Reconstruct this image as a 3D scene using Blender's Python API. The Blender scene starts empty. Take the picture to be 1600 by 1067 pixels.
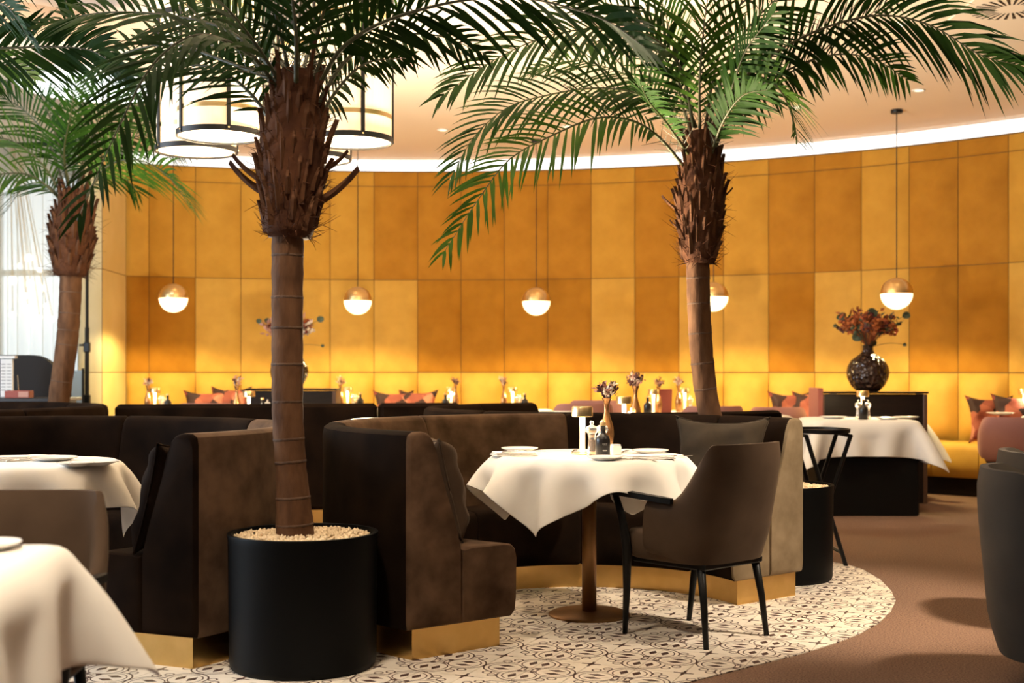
import bpy, bmesh, math, random
import numpy as np
from mathutils import Vector, Matrix, noise as mnoise

SC = bpy.context.scene
COL = SC.collection
rnd = random.Random(7)
PI = math.pi

# ------------------------------------------------------------------ camera
F, HZ, CAMH = 2000.0, 577.0, 1.15      # focal length and horizon row in pixels of the 1600x1067 frame
cam_d = bpy.data.cameras.new('camera'); cam = bpy.data.objects.new('camera', cam_d); COL.objects.link(cam)
cam.location = (0, 0, CAMH); cam.rotation_euler = (PI/2, 0, 0)
cam_d.sensor_width = 36; cam_d.lens = 45.0; cam_d.shift_y = 43.5/1600
cam_d.dof.use_dof = True; cam_d.dof.focus_distance = 5.8; cam_d.dof.aperture_fstop = 2.8
cam_d.clip_end = 200
SC.camera = cam

# ------------------------------------------------------------------ world, large lights, exposure
w = bpy.data.worlds.new('world'); SC.world = w; w.use_nodes = True
bg = w.node_tree.nodes['Background']; bg.inputs[0].default_value = (1.0, 0.86, 0.7, 1); bg.inputs[1].default_value = 0.06
SC.view_settings.view_transform = 'Standard'; SC.view_settings.look = 'None'
SC.view_settings.gamma = 1; SC.view_settings.use_curve_mapping = False
SC.view_settings.exposure = 0.5

def light(name, kind, loc, energy, color, rot=(0,0,0), **kw):
    d = bpy.data.lights.new(name, kind); d.energy = energy; d.color = color
    for k, v in kw.items(): setattr(d, k, v)
    o = bpy.data.objects.new(name, d); o.location = loc; o.rotation_euler = rot; COL.objects.link(o); return o
# daylight entering from the window front on the left of the room
light('window_daylight', 'AREA', (-6.6, 6.0, 2.0), 420, (0.72, 0.86, 1.0), (PI/2, 0, -PI/2), shape='RECTANGLE', size=5.0, size_y=2.4)

# added fill lamp, unseen in the gap between the booths, brightening the ceiling
light('ceiling_fill_light', 'AREA', (-.65, 7.25, .90), 430, (1.0, 0.82, 0.56), (PI, 0, 0), shape='DISK', size=.5)
# ------------------------------------------------------------------ helpers
def at(u, v, d):                       # a point of the photograph at depth d
    return Vector(((u-800)/F*d, d, CAMH-(v-HZ)/F*d))
def floor_pt(u, v):
    s = (v-HZ)/CAMH; return Vector(((u-800)/s, F/s, 0))

def link(o, parent=None):
    COL.objects.link(o)
    if parent is not None: o.parent = parent
    return o
def setp(o, label=None, cat=None, group=None, kind=None):
    if label: o['label'] = label
    if cat: o['category'] = cat
    if group: o['group'] = group
    if kind: o['kind'] = kind
    return o
def thing(name, label, cat, loc=(0,0,0), rz=0, group=None):
    o = bpy.data.objects.new(name, None); o.empty_display_size = .1
    o.location = loc; o.rotation_euler = (0, 0, rz); link(o)
    return setp(o, label, cat, group)
def mk(name, verts, faces, m, parent=None, smooth=False):
    me = bpy.data.meshes.new(name); me.from_pydata([tuple(v) for v in verts], [], faces); me.update()
    if smooth:
        for p in me.polygons: p.use_smooth = True
    if m is not None: me.materials.append(m)
    return link(bpy.data.objects.new(name, me), parent)
def inst(name, me, parent=None, loc=(0,0,0), rot=(0,0,0), scale=None):
    o = bpy.data.objects.new(name, me); o.location = loc; o.rotation_euler = rot
    if scale: o.scale = scale
    return link(o, parent)
def copy_tree(o, parent=None):
    c = o.copy(); link(c); c.parent = parent
    for ch in list(o.children): copy_tree(ch, c)
    return c

class MB:
    def __init__(s): s.v = []; s.f = []
    def add(s, v, f):
        n = len(s.v); s.v += [Vector(x) for x in v]; s.f += [tuple(i+n for i in q) for q in f]; return s
    def box(s, c, d, rz=0, bev=0.0):
        x, y, z = d[0]/2, d[1]/2, d[2]/2; R = Matrix.Rotation(rz, 3, 'Z'); c = Vector(c)
        if bev <= 0:
            pts = [Vector((a*x, b*y, e*z)) for e in (-1,1) for b in (-1,1) for a in (-1,1)]
            return s.add([c+R@p for p in pts], [(0,2,3,1),(4,5,7,6),(0,1,5,4),(2,6,7,3),(0,4,6,2),(1,3,7,5)])
        b = bev; L = []
        for zz, k in ((-z, b), (-z+b, 0), (z-b, 0), (z, b)):
            xx, yy = x-k, y-k; q = b
            L.append([Vector(p+(zz,)) for p in ((-xx+q,-yy),(xx-q,-yy),(xx,-yy+q),(xx,yy-q),(xx-q,yy),(-xx+q,yy),(-xx,yy-q),(-xx,-yy+q))])
        V = [c+R@p for l in L for p in l]; Fc = []
        for i in range(3):
            for j in range(8): Fc.append((i*8+j, i*8+(j+1)%8, (i+1)*8+(j+1)%8, (i+1)*8+j))
        Fc += [tuple(range(7,-1,-1)), tuple(range(24,32))]
        return s.add(V, Fc)
    def lathe(s, prof, n=32, c=(0,0,0), caps=True):
        c = Vector(c); V = []; Fc = []
        for r, z in prof:
            for j in range(n):
                a = 2*PI*j/n; V.append(c+Vector((r*math.cos(a), r*math.sin(a), z)))
        for i in range(len(prof)-1):
            for j in range(n): Fc.append((i*n+j, i*n+(j+1)%n, (i+1)*n+(j+1)%n, (i+1)*n+j))
        if caps:
            Fc.append(tuple(range(n-1,-1,-1))); m0 = (len(prof)-1)*n; Fc.append(tuple(range(m0, m0+n)))
        return s.add(V, Fc)
    def tube(s, pts, rad, n=8):
        pts = [Vector(p) for p in pts]; N = len(pts)
        if not hasattr(rad, '__len__'): rad = [rad]*N
        V = []; Fc = []; ref = Vector((0,0,1)) if abs((pts[-1]-pts[0]).normalized().z) < .9 else Vector((1,0,0))
        for i, p in enumerate(pts):
            t = (pts[min(i+1,N-1)]-pts[max(i-1,0)]).normalized()
            a = t.cross(ref).normalized(); b = a.cross(t).normalized()
            for j in range(n):
                q = 2*PI*j/n; V.append(p+(a*math.cos(q)+b*math.sin(q))*rad[i])
        for i in range(N-1):
            for j in range(n): Fc.append((i*n+j, i*n+(j+1)%n, (i+1)*n+(j+1)%n, (i+1)*n+j))
        Fc += [tuple(range(n-1,-1,-1)), tuple(range((N-1)*n, N*n))]
        return s.add(V, Fc)
    def grid(s, P):                      # P[i][j] points
        a, b = len(P), len(P[0])
        return s.add([p for r in P for p in r], [(i*b+j, i*b+j+1, (i+1)*b+j+1, (i+1)*b+j) for i in range(a-1) for j in range(b-1)])
    def build(s, name, m, parent=None, smooth=False, auto=None):
        o = mk(name, s.v, s.f, m, parent, smooth or auto is not None)
        bm = bmesh.new(); bm.from_mesh(o.data); bmesh.ops.recalc_face_normals(bm, faces=bm.faces)
        if auto is not None:
            for e in bm.edges:
                if len(e.link_faces) == 2 and e.calc_face_angle(0) > math.radians(auto): e.smooth = False
        bm.to_mesh(o.data); bm.free()
        return o
def spline(pts, n):
    P = [Vector(p) for p in pts]; P = [P[0]*2-P[1]]+P+[P[-1]*2-P[-2]]; out = []; m = len(P)-3
    for k in range(n):
        x = k/(n-1)*m; i = min(int(x), m-1); t = x-i; a, b, c, d = P[i:i+4]
        out.append(.5*((2*b)+(c-a)*t+(2*a-5*b+4*c-d)*t*t+(3*b-a-3*c+d)*t**3))
    return out

# ------------------------------------------------------------------ materials
MATS = {}
def mat(name, col, rough=.6, metal=0, sheen=0, sheen_tint=None, var=None, scale=6, bump=0, bscale=60, emit=None, es=0, trans=0, alpha=1, coat=0, spec=None, detail=4, stretch=None):
    m = bpy.data.materials.new(name); m.use_nodes = True; nt = m.node_tree; b = nt.nodes['Principled BSDF']
    I = b.inputs; I['Base Color'].default_value = (*col, 1); I['Roughness'].default_value = rough; I['Metallic'].default_value = metal
    if sheen:
        I['Sheen Weight'].default_value = sheen; I['Sheen Roughness'].default_value = .4
        I['Sheen Tint'].default_value = (*(sheen_tint or col), 1)
    if emit: I['Emission Color'].default_value = (*emit, 1); I['Emission Strength'].default_value = es
    if trans: I['Transmission Weight'].default_value = trans
    if coat: I['Coat Weight'].default_value = coat
    if spec is not None: I['Specular IOR Level'].default_value = spec
    I['Alpha'].default_value = alpha
    tc = nt.nodes.new('ShaderNodeTexCoord'); src = tc.outputs['Object']
    if stretch:
        mp = nt.nodes.new('ShaderNodeMapping'); mp.inputs['Scale'].default_value = stretch
        nt.links.new(src, mp.inputs[0]); src = mp.outputs[0]
    if var:
        n = nt.nodes.new('ShaderNodeTexNoise'); n.inputs['Scale'].default_value = scale; n.inputs['Detail'].default_value = detail
        nt.links.new(src, n.inputs['Vector'])
        r = nt.nodes.new('ShaderNodeValToRGB'); r.color_ramp.elements[0].position = .32; r.color_ramp.elements[1].position = .68
        r.color_ramp.elements[0].color = (*col, 1); r.color_ramp.elements[1].color = (*var, 1)
        nt.links.new(n.outputs['Fac'], r.inputs[0]); nt.links.new(r.outputs[0], I['Base Color'])
    if bump:
        n = nt.nodes.new('ShaderNodeTexNoise'); n.inputs['Scale'].default_value = bscale; n.inputs['Detail'].default_value = 3
        nt.links.new(src, n.inputs['Vector'])
        k = nt.nodes.new('ShaderNodeBump'); k.inputs['Strength'].default_value = bump; k.inputs['Distance'].default_value = .01
        nt.links.new(n.outputs['Fac'], k.inputs['Height']); nt.links.new(k.outputs[0], I['Normal'])
    MATS[name] = m; return m

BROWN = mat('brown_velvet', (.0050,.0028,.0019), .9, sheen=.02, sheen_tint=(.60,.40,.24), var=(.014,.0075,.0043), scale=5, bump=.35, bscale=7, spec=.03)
BROWNM = mat('brown_velvet_lit', (.040,.021,.0115), .85, sheen=.14, sheen_tint=(.60,.40,.24), var=(.115,.066,.038), scale=7, detail=9, bump=.5, bscale=7, spec=.1)  # lighter brown for lit booth sections, light put into the colour
TAN = mat('brown_velvet_lit_end', (.135,.095,.053), .85, sheen=.15, sheen_tint=(.7,.55,.4), var=(.215,.158,.096), scale=8, detail=9, bump=.4, bscale=8, spec=.1)  # paler still for the lit right end, light put into the colour
CHAIRV = mat('chair_velvet', (.045,.027,.016), .85, spec=.15, sheen=.10, sheen_tint=(.6,.45,.3), var=(.070,.043,.026), scale=4, bump=.06, bscale=20)
GREYV = mat('grey_velvet', (.030,.023,.017), .85, sheen=.10, spec=.15, sheen_tint=(.6,.5,.42), var=(.045,.035,.025), scale=4)
PINKV = mat('pink_velvet', (.34,.145,.115), .75, sheen=.3, sheen_tint=(.8,.5,.45), var=(.39,.175,.14), scale=4)
GOLDU = mat('gold_velvet_upper', (.47,.235,.026), .75, sheen=.05, sheen_tint=(.8,.55,.2), var=(.58,.31,.042), scale=3.5, detail=8, bump=.05, bscale=12, spec=.2)  # paler gold for the left upper panels and a few other columns
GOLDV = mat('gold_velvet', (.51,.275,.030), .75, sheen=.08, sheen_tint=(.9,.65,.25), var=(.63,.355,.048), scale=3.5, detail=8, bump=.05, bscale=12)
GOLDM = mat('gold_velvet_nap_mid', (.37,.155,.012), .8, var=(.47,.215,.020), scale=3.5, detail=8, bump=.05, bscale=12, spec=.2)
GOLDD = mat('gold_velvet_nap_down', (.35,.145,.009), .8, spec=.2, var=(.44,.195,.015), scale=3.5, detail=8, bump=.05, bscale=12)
PILLOW = mat('dark_cushion_velvet', (.022,.0155,.010), .85, spec=.1, sheen=.06, sheen_tint=(.6,.5,.4), var=(.042,.030,.019), scale=6, bump=.3, bscale=10)
BRASS = mat('brass', (.72,.47,.17), .32, 1, var=(.64,.40,.13), scale=9, bump=.03, bscale=30)
LAMPBRASS = mat('lamp_brass', (.80,.58,.28), .3, 1)
WOODBRASS = mat('bronze', (.30,.15,.055), .4, .6, var=(.24,.115,.04), scale=5)
BLACKWOOD = mat('black_wood', (.004,.0035,.003), .45, spec=.2)
BLACKMET = mat('black_metal', (.006,.0055,.0055), .45, .0, spec=.3)
POT = mat('planter_black', (.0015,.0015,.0015), .5, spec=.10)
PEBBLE = mat('pebble', (.52,.38,.22), .8, var=(.72,.57,.38), scale=40)
BARK = mat('bark', (.052,.021,.0085), .85, spec=.2, var=(.135,.064,.029), scale=14, detail=8, bump=.9, bscale=26, stretch=(1,1,.35))
BARK2 = mat('bark_scar', (.055,.026,.013), .9, var=(.11,.058,.030), scale=14, bump=.6)
FIBRE = mat('palm_fibre', (.038,.013,.0055), .9, spec=.15, var=(.085,.032,.013), scale=12, bump=.4, bscale=50)
SHEATH = mat('leaf_base', (.045,.016,.0065), .85, spec=.15, var=(.110,.047,.019), scale=10, bump=.3, bscale=40)
LEAF = mat('palm_leaf', (.0085,.029,.0020), .6, spec=.10, var=(.021,.060,.0050), scale=5)
LEAF2 = mat('palm_leaf_young', (.024,.070,.005), .6, spec=.10, var=(.055,.120,.011), scale=5)
RACHIS = mat('rachis', (.045,.046,.012), .5)
CLOTH = mat('white_linen', (.72,.68,.62), .85, sheen=.1, sheen_tint=(1,1,1), bump=.02, bscale=300)
CHINA = mat('china', (.80,.77,.73), .15)
NAPKIN = mat('napkin', (.75,.71,.66), .85)
STEEL = mat('steel', (.65,.63,.60), .2, 1)
BLACKGL = mat('black_bottle', (.012,.009,.008), .3)
INK = mat('white_print', (.7,.68,.65), .6)
CORK = mat('cork_gold', (.62,.40,.16), .5, .3)
ACRYL = mat('acrylic', (.95,.93,.90), .05, trans=.85)
PEPPER = mat('peppercorn', (.10,.045,.02), .8, var=(.35,.20,.1), scale=200)
SALT = mat('salt', (.9,.88,.85), .8)
AMBERGL = mat('copper_vase', (.42,.20,.075), .25, .75)
FLOW1 = mat('dried_dark', (.075,.022,.020), .8)
FLOW2 = mat('dried_pink', (.50,.26,.20), .8)
FLOW3 = mat('dried_white', (.70,.60,.48), .8)
FLOW4 = mat('autumn_orange', (.42,.115,.020), .8, var=(.28,.06,.015), scale=20)
FLOW5 = mat('eucalyptus', (.055,.075,.042), .7)
FLOW6 = mat('autumn_red', (.17,.020,.012), .8)
DARKWOOD = mat('dark_wood', (.010,.0055,.004), .35, spec=.3, var=(.016,.009,.006), scale=8, stretch=(1,1,8))
BROWNWOOD = mat('brown_wood', (.10,.05,.028), .4, var=(.13,.066,.036), scale=8, stretch=(1,1,8))
REDBOOK = mat('menu_red', (.30,.065,.045), .6)
PAPER = mat('paper', (.75,.73,.70), .8)
PAPERINK = mat('paper_ink', (.3,.29,.28), .8)
CEIL = mat('ceiling_paint', (.80,.68,.57), .7)
CEIL2 = mat('coffer_paint', (.72,.63,.56), .7)
CEILRIM = mat('coffer_rim_paint', (.55,.42,.33), .7)
WHITEP = mat('white_paint', (.8,.8,.8), .6)
CARPET = mat('carpet', (.090,.045,.026), .95, var=(.25,.143,.090), scale=130, bump=.5, bscale=220, detail=2)
GLOBE = mat('lit_opal_glass', (.9,.85,.75), .3, emit=(1,.76,.40), es=1.9)
LSTEM = mat('lit_acrylic', (.9,.85,.75), .3, emit=(1,.70,.34), es=1.25)
LDISC = mat('lit_lamp_disc', (.9,.85,.75), .3, emit=(1,.82,.55), es=14)
COVE = mat('lit_cove', (.9,.9,.9), .5, emit=(.92,.96,1.0), es=.85)
SKYPANE = mat('bright_window_pane', (.8,.85,.9), .3, emit=(.82,.93,1.0), es=.75)
GLARE = mat('ceiling_glare', (.9,.9,.9), .3, emit=(.92,.96,1.0), es=3.2)
BULB = mat('lit_clear_globe', (.9,.9,.85), .2, emit=(1,.90,.72), es=2.2)
DIFF1 = mat('lit_diffuser', (.9,.87,.8), .5, emit=(1,.82,.55), es=1.25)
BULBIN = mat('spot_lens', (.9,.9,.85), .2, emit=(1,.86,.62), es=1.5)
VENTD = mat('vent_dark', (.02,.015,.012), .6)
BLUEP = mat('pale_blue', (.35,.52,.72), .6)
BLACKV = mat('black_velvet', (.012,.009,.008), .8, sheen=.1)

def fabric_lit(name, col, es):
    m = mat(name, col, .8, emit=(1,.70,.37), es=es)
    nt = m.node_tree; b = nt.nodes['Principled BSDF']
    tc = nt.nodes.new('ShaderNodeTexCoord'); mp = nt.nodes.new('ShaderNodeMapping'); mp.inputs['Scale'].default_value = (60,60,3)
    n = nt.nodes.new('ShaderNodeTexNoise'); n.inputs['Scale'].default_value = 1.5
    r = nt.nodes.new('ShaderNodeValToRGB'); r.color_ramp.elements[0].color = (.80,.50,.24,1); r.color_ramp.elements[1].color = (1,.74,.42,1)
    nt.links.new(tc.outputs['Object'], mp.inputs[0]); nt.links.new(mp.outputs[0], n.inputs['Vector']); nt.links.new(n.outputs['Fac'], r.inputs[0])
    nt.links.new(r.outputs[0], b.inputs['Emission Color']); return m
DRUM = fabric_lit('lit_drum_fabric', (.75,.66,.50), .62)

def sheer():
    m = bpy.data.materials.new('sheer_curtain'); m.use_nodes = True; nt = m.node_tree; nt.nodes.clear()
    o = nt.nodes.new('ShaderNodeOutputMaterial'); mx = nt.nodes.new('ShaderNodeMixShader'); tr = nt.nodes.new('ShaderNodeBsdfTransparent')
    a = nt.nodes.new('ShaderNodeMixShader'); d = nt.nodes.new('ShaderNodeBsdfDiffuse'); t = nt.nodes.new('ShaderNodeBsdfTranslucent')
    for n in (d, t): n.inputs[0].default_value = (.70,.66,.55,1)
    nt.links.new(d.outputs[0], a.inputs[1]); nt.links.new(t.outputs[0], a.inputs[2]); a.inputs[0].default_value = .6
    nt.links.new(tr.outputs[0], mx.inputs[1]); nt.links.new(a.outputs[0], mx.inputs[2]); mx.inputs[0].default_value = .5
    nt.links.new(mx.outputs[0], o.inputs[0]); return m
SHEER = sheer()

# patterned tile, drawn with distance fields in the plane of the floor
TP, TANG, TORG = .37, math.radians(66.5), (-.031, 5.125)
def tile_material():
    m = bpy.data.materials.new('patterned_tile'); m.use_nodes = True; nt = m.node_tree; b = nt.nodes['Principled BSDF']
    b.inputs['Roughness'].default_value = .45
    def M(op, a, c=None):
        n = nt.nodes.new('ShaderNodeMath'); n.operation = op
        for i, x in enumerate((a, c)):
            if x is None: continue
            if isinstance(x, (int, float)): n.inputs[i].default_value = x
            else: nt.links.new(x, n.inputs[i])
        return n.outputs[0]
    g = nt.nodes.new('ShaderNodeNewGeometry'); sp = nt.nodes.new('ShaderNodeSeparateXYZ'); nt.links.new(g.outputs['Position'], sp.inputs[0])
    x0 = M('SUBTRACT', sp.outputs[0], TORG[0]); y0 = M('SUBTRACT', sp.outputs[1], TORG[1])
    c, s = math.cos(TANG)/TP, math.sin(TANG)/TP
    u = M('ADD', M('MULTIPLY', x0, c), M('MULTIPLY', y0, s)); v = M('SUBTRACT', M('MULTIPLY', y0, c), M('MULTIPLY', x0, s))
    fu = M('ABSOLUTE', M('SUBTRACT', M('FRACT', u), .5)); fv = M('ABSOLUTE', M('SUBTRACT', M('FRACT', v), .5))
    x = M('MAXIMUM', fu, fv); y = M('MINIMUM', fu, fv)
    def L2(a, c): return M('SQRT', M('ADD', M('MULTIPLY', a, a), M('MULTIPLY', c, c)))
    def lt(a, k): return M('LESS_THAN', a, k)
    def OR(*a):
        r = a[0]
        for q in a[1:]: r = M('MAXIMUM', r, q)
        return r
    rr = L2(M('SUBTRACT', x, .265), y)
    ring1 = lt(M('ABSOLUTE', M('SUBTRACT', rr, .228)), .0095)
    ring2 = lt(M('ABSOLUTE', M('SUBTRACT', rr, .175)), .0075)
    leaf = lt(M('ADD', M('ABSOLUTE', M('DIVIDE', M('SUBTRACT', x, .285), .098)), M('ABSOLUTE', M('DIVIDE', M('SUBTRACT', y, .068), .047))), 1.0)
    dia = lt(M('ADD', M('ABSOLUTE', M('SUBTRACT', x, .072)), M('ABSOLUTE', M('SUBTRACT', y, .072))), .040)
    xc = M('SUBTRACT', .5, x); yc = M('SUBTRACT', .5, y)
    cross = M('MULTIPLY', lt(M('MINIMUM', xc, yc), .015), lt(M('MAXIMUM', xc, yc), .105))
    blob = lt(M('ADD', xc, yc), .055)
    d1 = L2(M('SUBTRACT', x, .355), M('SUBTRACT', y, .265)); curl = lt(M('ABSOLUTE', M('SUBTRACT', d1, .045)), .009)
    ink = OR(ring1, ring2, leaf, dia, cross, blob, curl)
    n = nt.nodes.new('ShaderNodeTexNoise'); n.inputs['Scale'].default_value = 9
    r = nt.nodes.new('ShaderNodeValToRGB'); r.color_ramp.elements[0].color = (.60,.53,.44,1); r.color_ramp.elements[1].color = (.72,.65,.56,1)
    nt.links.new(g.outputs['Position'], n.inputs['Vector']); nt.links.new(n.outputs['Fac'], r.inputs[0])
    mx = nt.nodes.new('ShaderNodeMix'); mx.data_type = 'RGBA'; nt.links.new(ink, mx.inputs[0])
    nt.links.new(r.outputs[0], mx.inputs[6]); mx.inputs[7].default_value = (.060,.028,.022,1)
    nt.links.new(mx.outputs[2], b.inputs['Base Color']); return m
TILE = tile_material()
def cushion_mat():
    m = bpy.data.materials.new('patterned_cushion'); m.use_nodes = True; nt = m.node_tree; b = nt.nodes['Principled BSDF']
    b.inputs['Roughness'].default_value = .8
    tc = nt.nodes.new('ShaderNodeTexCoord'); mp = nt.nodes.new('ShaderNodeMapping'); mp.inputs['Rotation'].default_value = (0, .78, 0)
    v = nt.nodes.new('ShaderNodeTexVoronoi'); v.inputs['Scale'].default_value = 9; v.distance = 'MANHATTAN'; v.inputs['Randomness'].default_value = .45
    r = nt.nodes.new('ShaderNodeValToRGB'); r.color_ramp.interpolation = 'CONSTANT'
    e = r.color_ramp.elements; e[0].color = (.030,.008,.007,1); e[1].position = .3; e[1].color = (.26,.060,.035,1)
    for p, c in ((.48,(.45,.17,.10,1)), (.62,(.20,.030,.022,1)), (.8,(.34,.09,.05,1))):
        q = e.new(p); q.color = c
    nt.links.new(tc.outputs['Object'], mp.inputs[0]); nt.links.new(mp.outputs[0], v.inputs['Vector'])
    sp = nt.nodes.new('ShaderNodeSeparateColor'); nt.links.new(v.outputs['Color'], sp.inputs[0]); nt.links.new(sp.outputs[0], r.inputs[0])
    nt.links.new(r.outputs[0], b.inputs['Base Color']); return m
PATT = cushion_mat()
def dimple_mat():
    m = mat('dimpled_bronze', (.030,.014,.010), .22, .3); nt = m.node_tree; b = nt.nodes['Principled BSDF']
    tc = nt.nodes.new('ShaderNodeTexCoord'); v = nt.nodes.new('ShaderNodeTexVoronoi'); v.inputs['Scale'].default_value = 26
    k = nt.nodes.new('ShaderNodeBump'); k.inputs['Strength'].default_value = .9; k.inputs['Distance'].default_value = .02
    nt.links.new(tc.outputs['Object'], v.inputs['Vector']); nt.links.new(v.outputs['Distance'], k.inputs['Height']); nt.links.new(k.outputs[0], b.inputs['Normal']); return m
DIMPLE = dimple_mat()
# ------------------------------------------------------------------ the setting
AC = Vector((-1.0, 6.1)); AR = 8.0; PITCH = math.radians(3.425); PH0 = math.radians(90.3)
CEILH = 3.47; WALLH = 3.33
fl = setp(mk('floor', [(-9,-1,0),(9,-1,0),(9,15.5,0),(-9,15.5,0)], [(0,1,2,3)], CARPET), 'brown flecked carpet floor of the dining room', None, None, 'structure')

# patterned tiles inside a curved edge, cut to the edge
edge_px = [(1075,1067),(1130,1053),(1200,1035),(1241,1025),(1276,1015),(1310,1004),(1344,990.5),(1372,975),(1392,956),(1399.5,939),(1392.6,924),(1375,906),(1349,891),(1327,883.6),(1290,877)]
EDGE = [floor_pt(*p).to_2d() for p in edge_px]
EDGE = EDGE + [Vector(p) for p in ((1.4,8.3),(.8,9.1),(-.6,9.4),(-2.2,9.0),(-3.2,7.6),(-3.4,5.8),(-2.8,4.6),(-1.8,4.1),(-.6,4.15),(.2,4.42))]
def clip_to_edge(poly):
    # EDGE is close to convex: Sutherland-Hodgman on its hull half-planes near the piece
    out = poly
    n = len(EDGE)
    for i in range(n):
        a, b = EDGE[i], EDGE[(i+1) % n]; d = b-a; nrm = Vector((-d.y, d.x))
        inp = out; out = []
        for j in range(len(inp)):
            p, q = inp[j], inp[(j+1) % len(inp)]; dp, dq = (p-a).dot(nrm), (q-a).dot(nrm)
            if dp >= 0: out.append(p)
            if (dp >= 0) != (dq >= 0): out.append(p+(q-p)*(dp/(dp-dq)))
        if len(out) < 3: return []
    return out
def edge_hull(P):
    P = sorted(P, key=lambda p: (p.x, p.y))
    def half(Q):
        h = []
        for p in Q:
            while len(h) >= 2 and (h[-1]-h[-2]).cross(p-h[-2]) <= 0: h.pop()
            h.append(p)
        return h
    a, b = half(P), half(P[::-1]); return a[:-1]+b[:-1]
EDGE = edge_hull(EDGE)
TS = TP/2; gap = .0012; th = .004
ca, sa = math.cos(TANG), math.sin(TANG)
def tile_to_world(a, b): return Vector((TORG[0]+ca*a-sa*b, TORG[1]+sa*a+ca*b))
def tile_faces(poly):
    n = len(poly); V = [(p.x, p.y, 0) for p in poly]+[(p.x, p.y, th) for p in poly]
    return V, [tuple(range(n, 2*n))]+[(j, (j+1) % n, n+(j+1) % n, n+j) for j in range(n)]
hs = TS/2-gap
sq = [Vector(p) for p in ((-hs,-hs),(hs,-hs),(hs,hs),(-hs,hs))]
Vq, Fq = tile_faces(sq)
tile_me = bpy.data.meshes.new('tile'); tile_me.from_pydata(Vq, [], Fq); tile_me.materials.append(TILE)
cand = []
for i in range(-26, 27):
    for j in range(-26, 27):
        c = tile_to_world((i+.5)*TS, (j+.5)*TS)
        corners = [tile_to_world((i+.5)*TS+q.x, (j+.5)*TS+q.y) for q in sq]
        pl = clip_to_edge(corners)
        if not pl: continue
        u = 800+F*c.x/c.y; v = HZ+F*CAMH/c.y
        hid = (c-Vector((.36,5.97))).length
        dB = (c-Vector((.36,5.97))).dot(Vector((.62,-.785)))
        covered = (.80 < hid < 1.17 and dB < .25) or (c-Vector((-.81,4.97))).length < .27 or (dB < -.95 and c.x < 1.3 and c.y > 6)
        vis = -40 < u < 1450 and v < 1110 and not covered and c.y < 8.2
        full = all((corners[k]-pl[k]).length < 1e-6 for k in range(4)) if len(pl) == 4 else False
        cand.append((0 if vis else 1, c.y, c, pl, full))
cand.sort(key=lambda t: (t[0], t[1]))
rest = MB(); nt_ = 0
for k, (nv, _, c, pl, full) in enumerate(cand):
    if nv == 0 and nt_ < 300:
        nt_ += 1
        if full: inst('tile', tile_me, fl, (c.x, c.y, .0005), (0, 0, TANG))
        else:
            V, Fc = tile_faces(pl); o = mk('tile', V, Fc, TILE, fl)
    else:
        V, Fc = tile_faces(pl); rest.add(V, Fc)
if rest.v: setp(rest.build('tile_field', TILE, fl), kind='stuff')
# dark grout bed just under the tiles
mk('grout_bed', [(p.x, p.y, .0025) for p in EDGE], [tuple(range(len(EDGE)))], mat('grout', (.30,.25,.20), .9), fl)

# curved wall of upholstered panels
def arc(r, ph, z): return Vector((AC.x+r*math.cos(ph), AC.y+r*math.sin(ph), z))
K0, K1 = -19, 6.5                      # columns counted to the left of the seam at PH0
mbw = MB()
PHS = [PH0+PITCH*(K0+(K1-K0)*i/80) for i in range(81)]
mbw.grid([[arc(AR+.03, p, 0) for p in PHS], [arc(AR+.03, p, WALLH) for p in PHS], [arc(AR+.25, p, WALLH) for p in PHS], [arc(AR+.25, p, 0) for p in PHS]])
wall = setp(mbw.build('wall_back', mat('wall_core', (.18,.09,.02), .9)), 'curved wall clad in amber velvet panels', None, None, 'structure')
def panel_mesh(name, ang, z0, z1, puff, m, r0=AR, nu=8, nv=8):
    g = .004/AR; mb = MB(); P = []
    for i in range(nv+1):
        v = i/nv; row = []
        for j in range(nu+1):
            u = j/nu; k = (1-abs(2*u-1)**5)*(1-abs(2*v-1)**7); a = -(g+u*(ang-2*g))
            r = r0+.028-puff*(k**.6 if k > 0 else 0)-.004; z = z0+.004+v*(z1-z0-.008)
            row.append(Vector((r*math.cos(a), r*math.sin(a), z)))
        P.append(row)
    mb.grid(P)
    # a rim that takes the panel back to the wall
    b = nu+1; ring = [P[0][j] for j in range(b)]+[P[i][nu] for i in range(1, nv+1)]+[P[nv][j] for j in range(nu-1,-1,-1)]+[P[i][0] for i in range(nv-1,0,-1)]
    n = len(ring); s2 = (r0+.034)
    back = [Vector((q.x, q.y, 0)).normalized()*s2+Vector((0,0,q.z)) for q in ring]
    mb.add(ring+back, [(i, (i+1) % n, n+(i+1) % n, n+i) for i in range(n)])
    o = mb.build(name, m, None, auto=50); me = o.data; bpy.data.objects.remove(o); return me
ROWS = [(1.12,2.136,.020),(2.136,3.165,.018),(3.165,3.325,.012)]
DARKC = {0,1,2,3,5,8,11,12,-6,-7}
pm = {}
for r, (z0, z1, pf) in enumerate(ROWS):
    for nm, m in (('l', GOLDV), ('d', GOLDD), ('m', GOLDM), ('u', GOLDU)): pm[r, nm] = panel_mesh('wall_panel', PITCH, z0, z1, pf, m)
half = [panel_mesh('wall_panel', PITCH/2, z0, z1, pf, GOLDD if r == 0 else GOLDV) for r, (z0, z1, pf) in enumerate(ROWS)]
cushm = panel_mesh('back_cushion', PITCH, .47, 1.115, .075, GOLDV)
cushh = panel_mesh('back_cushion', PITCH/2, .47, 1.115, .06, GOLDV)
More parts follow.
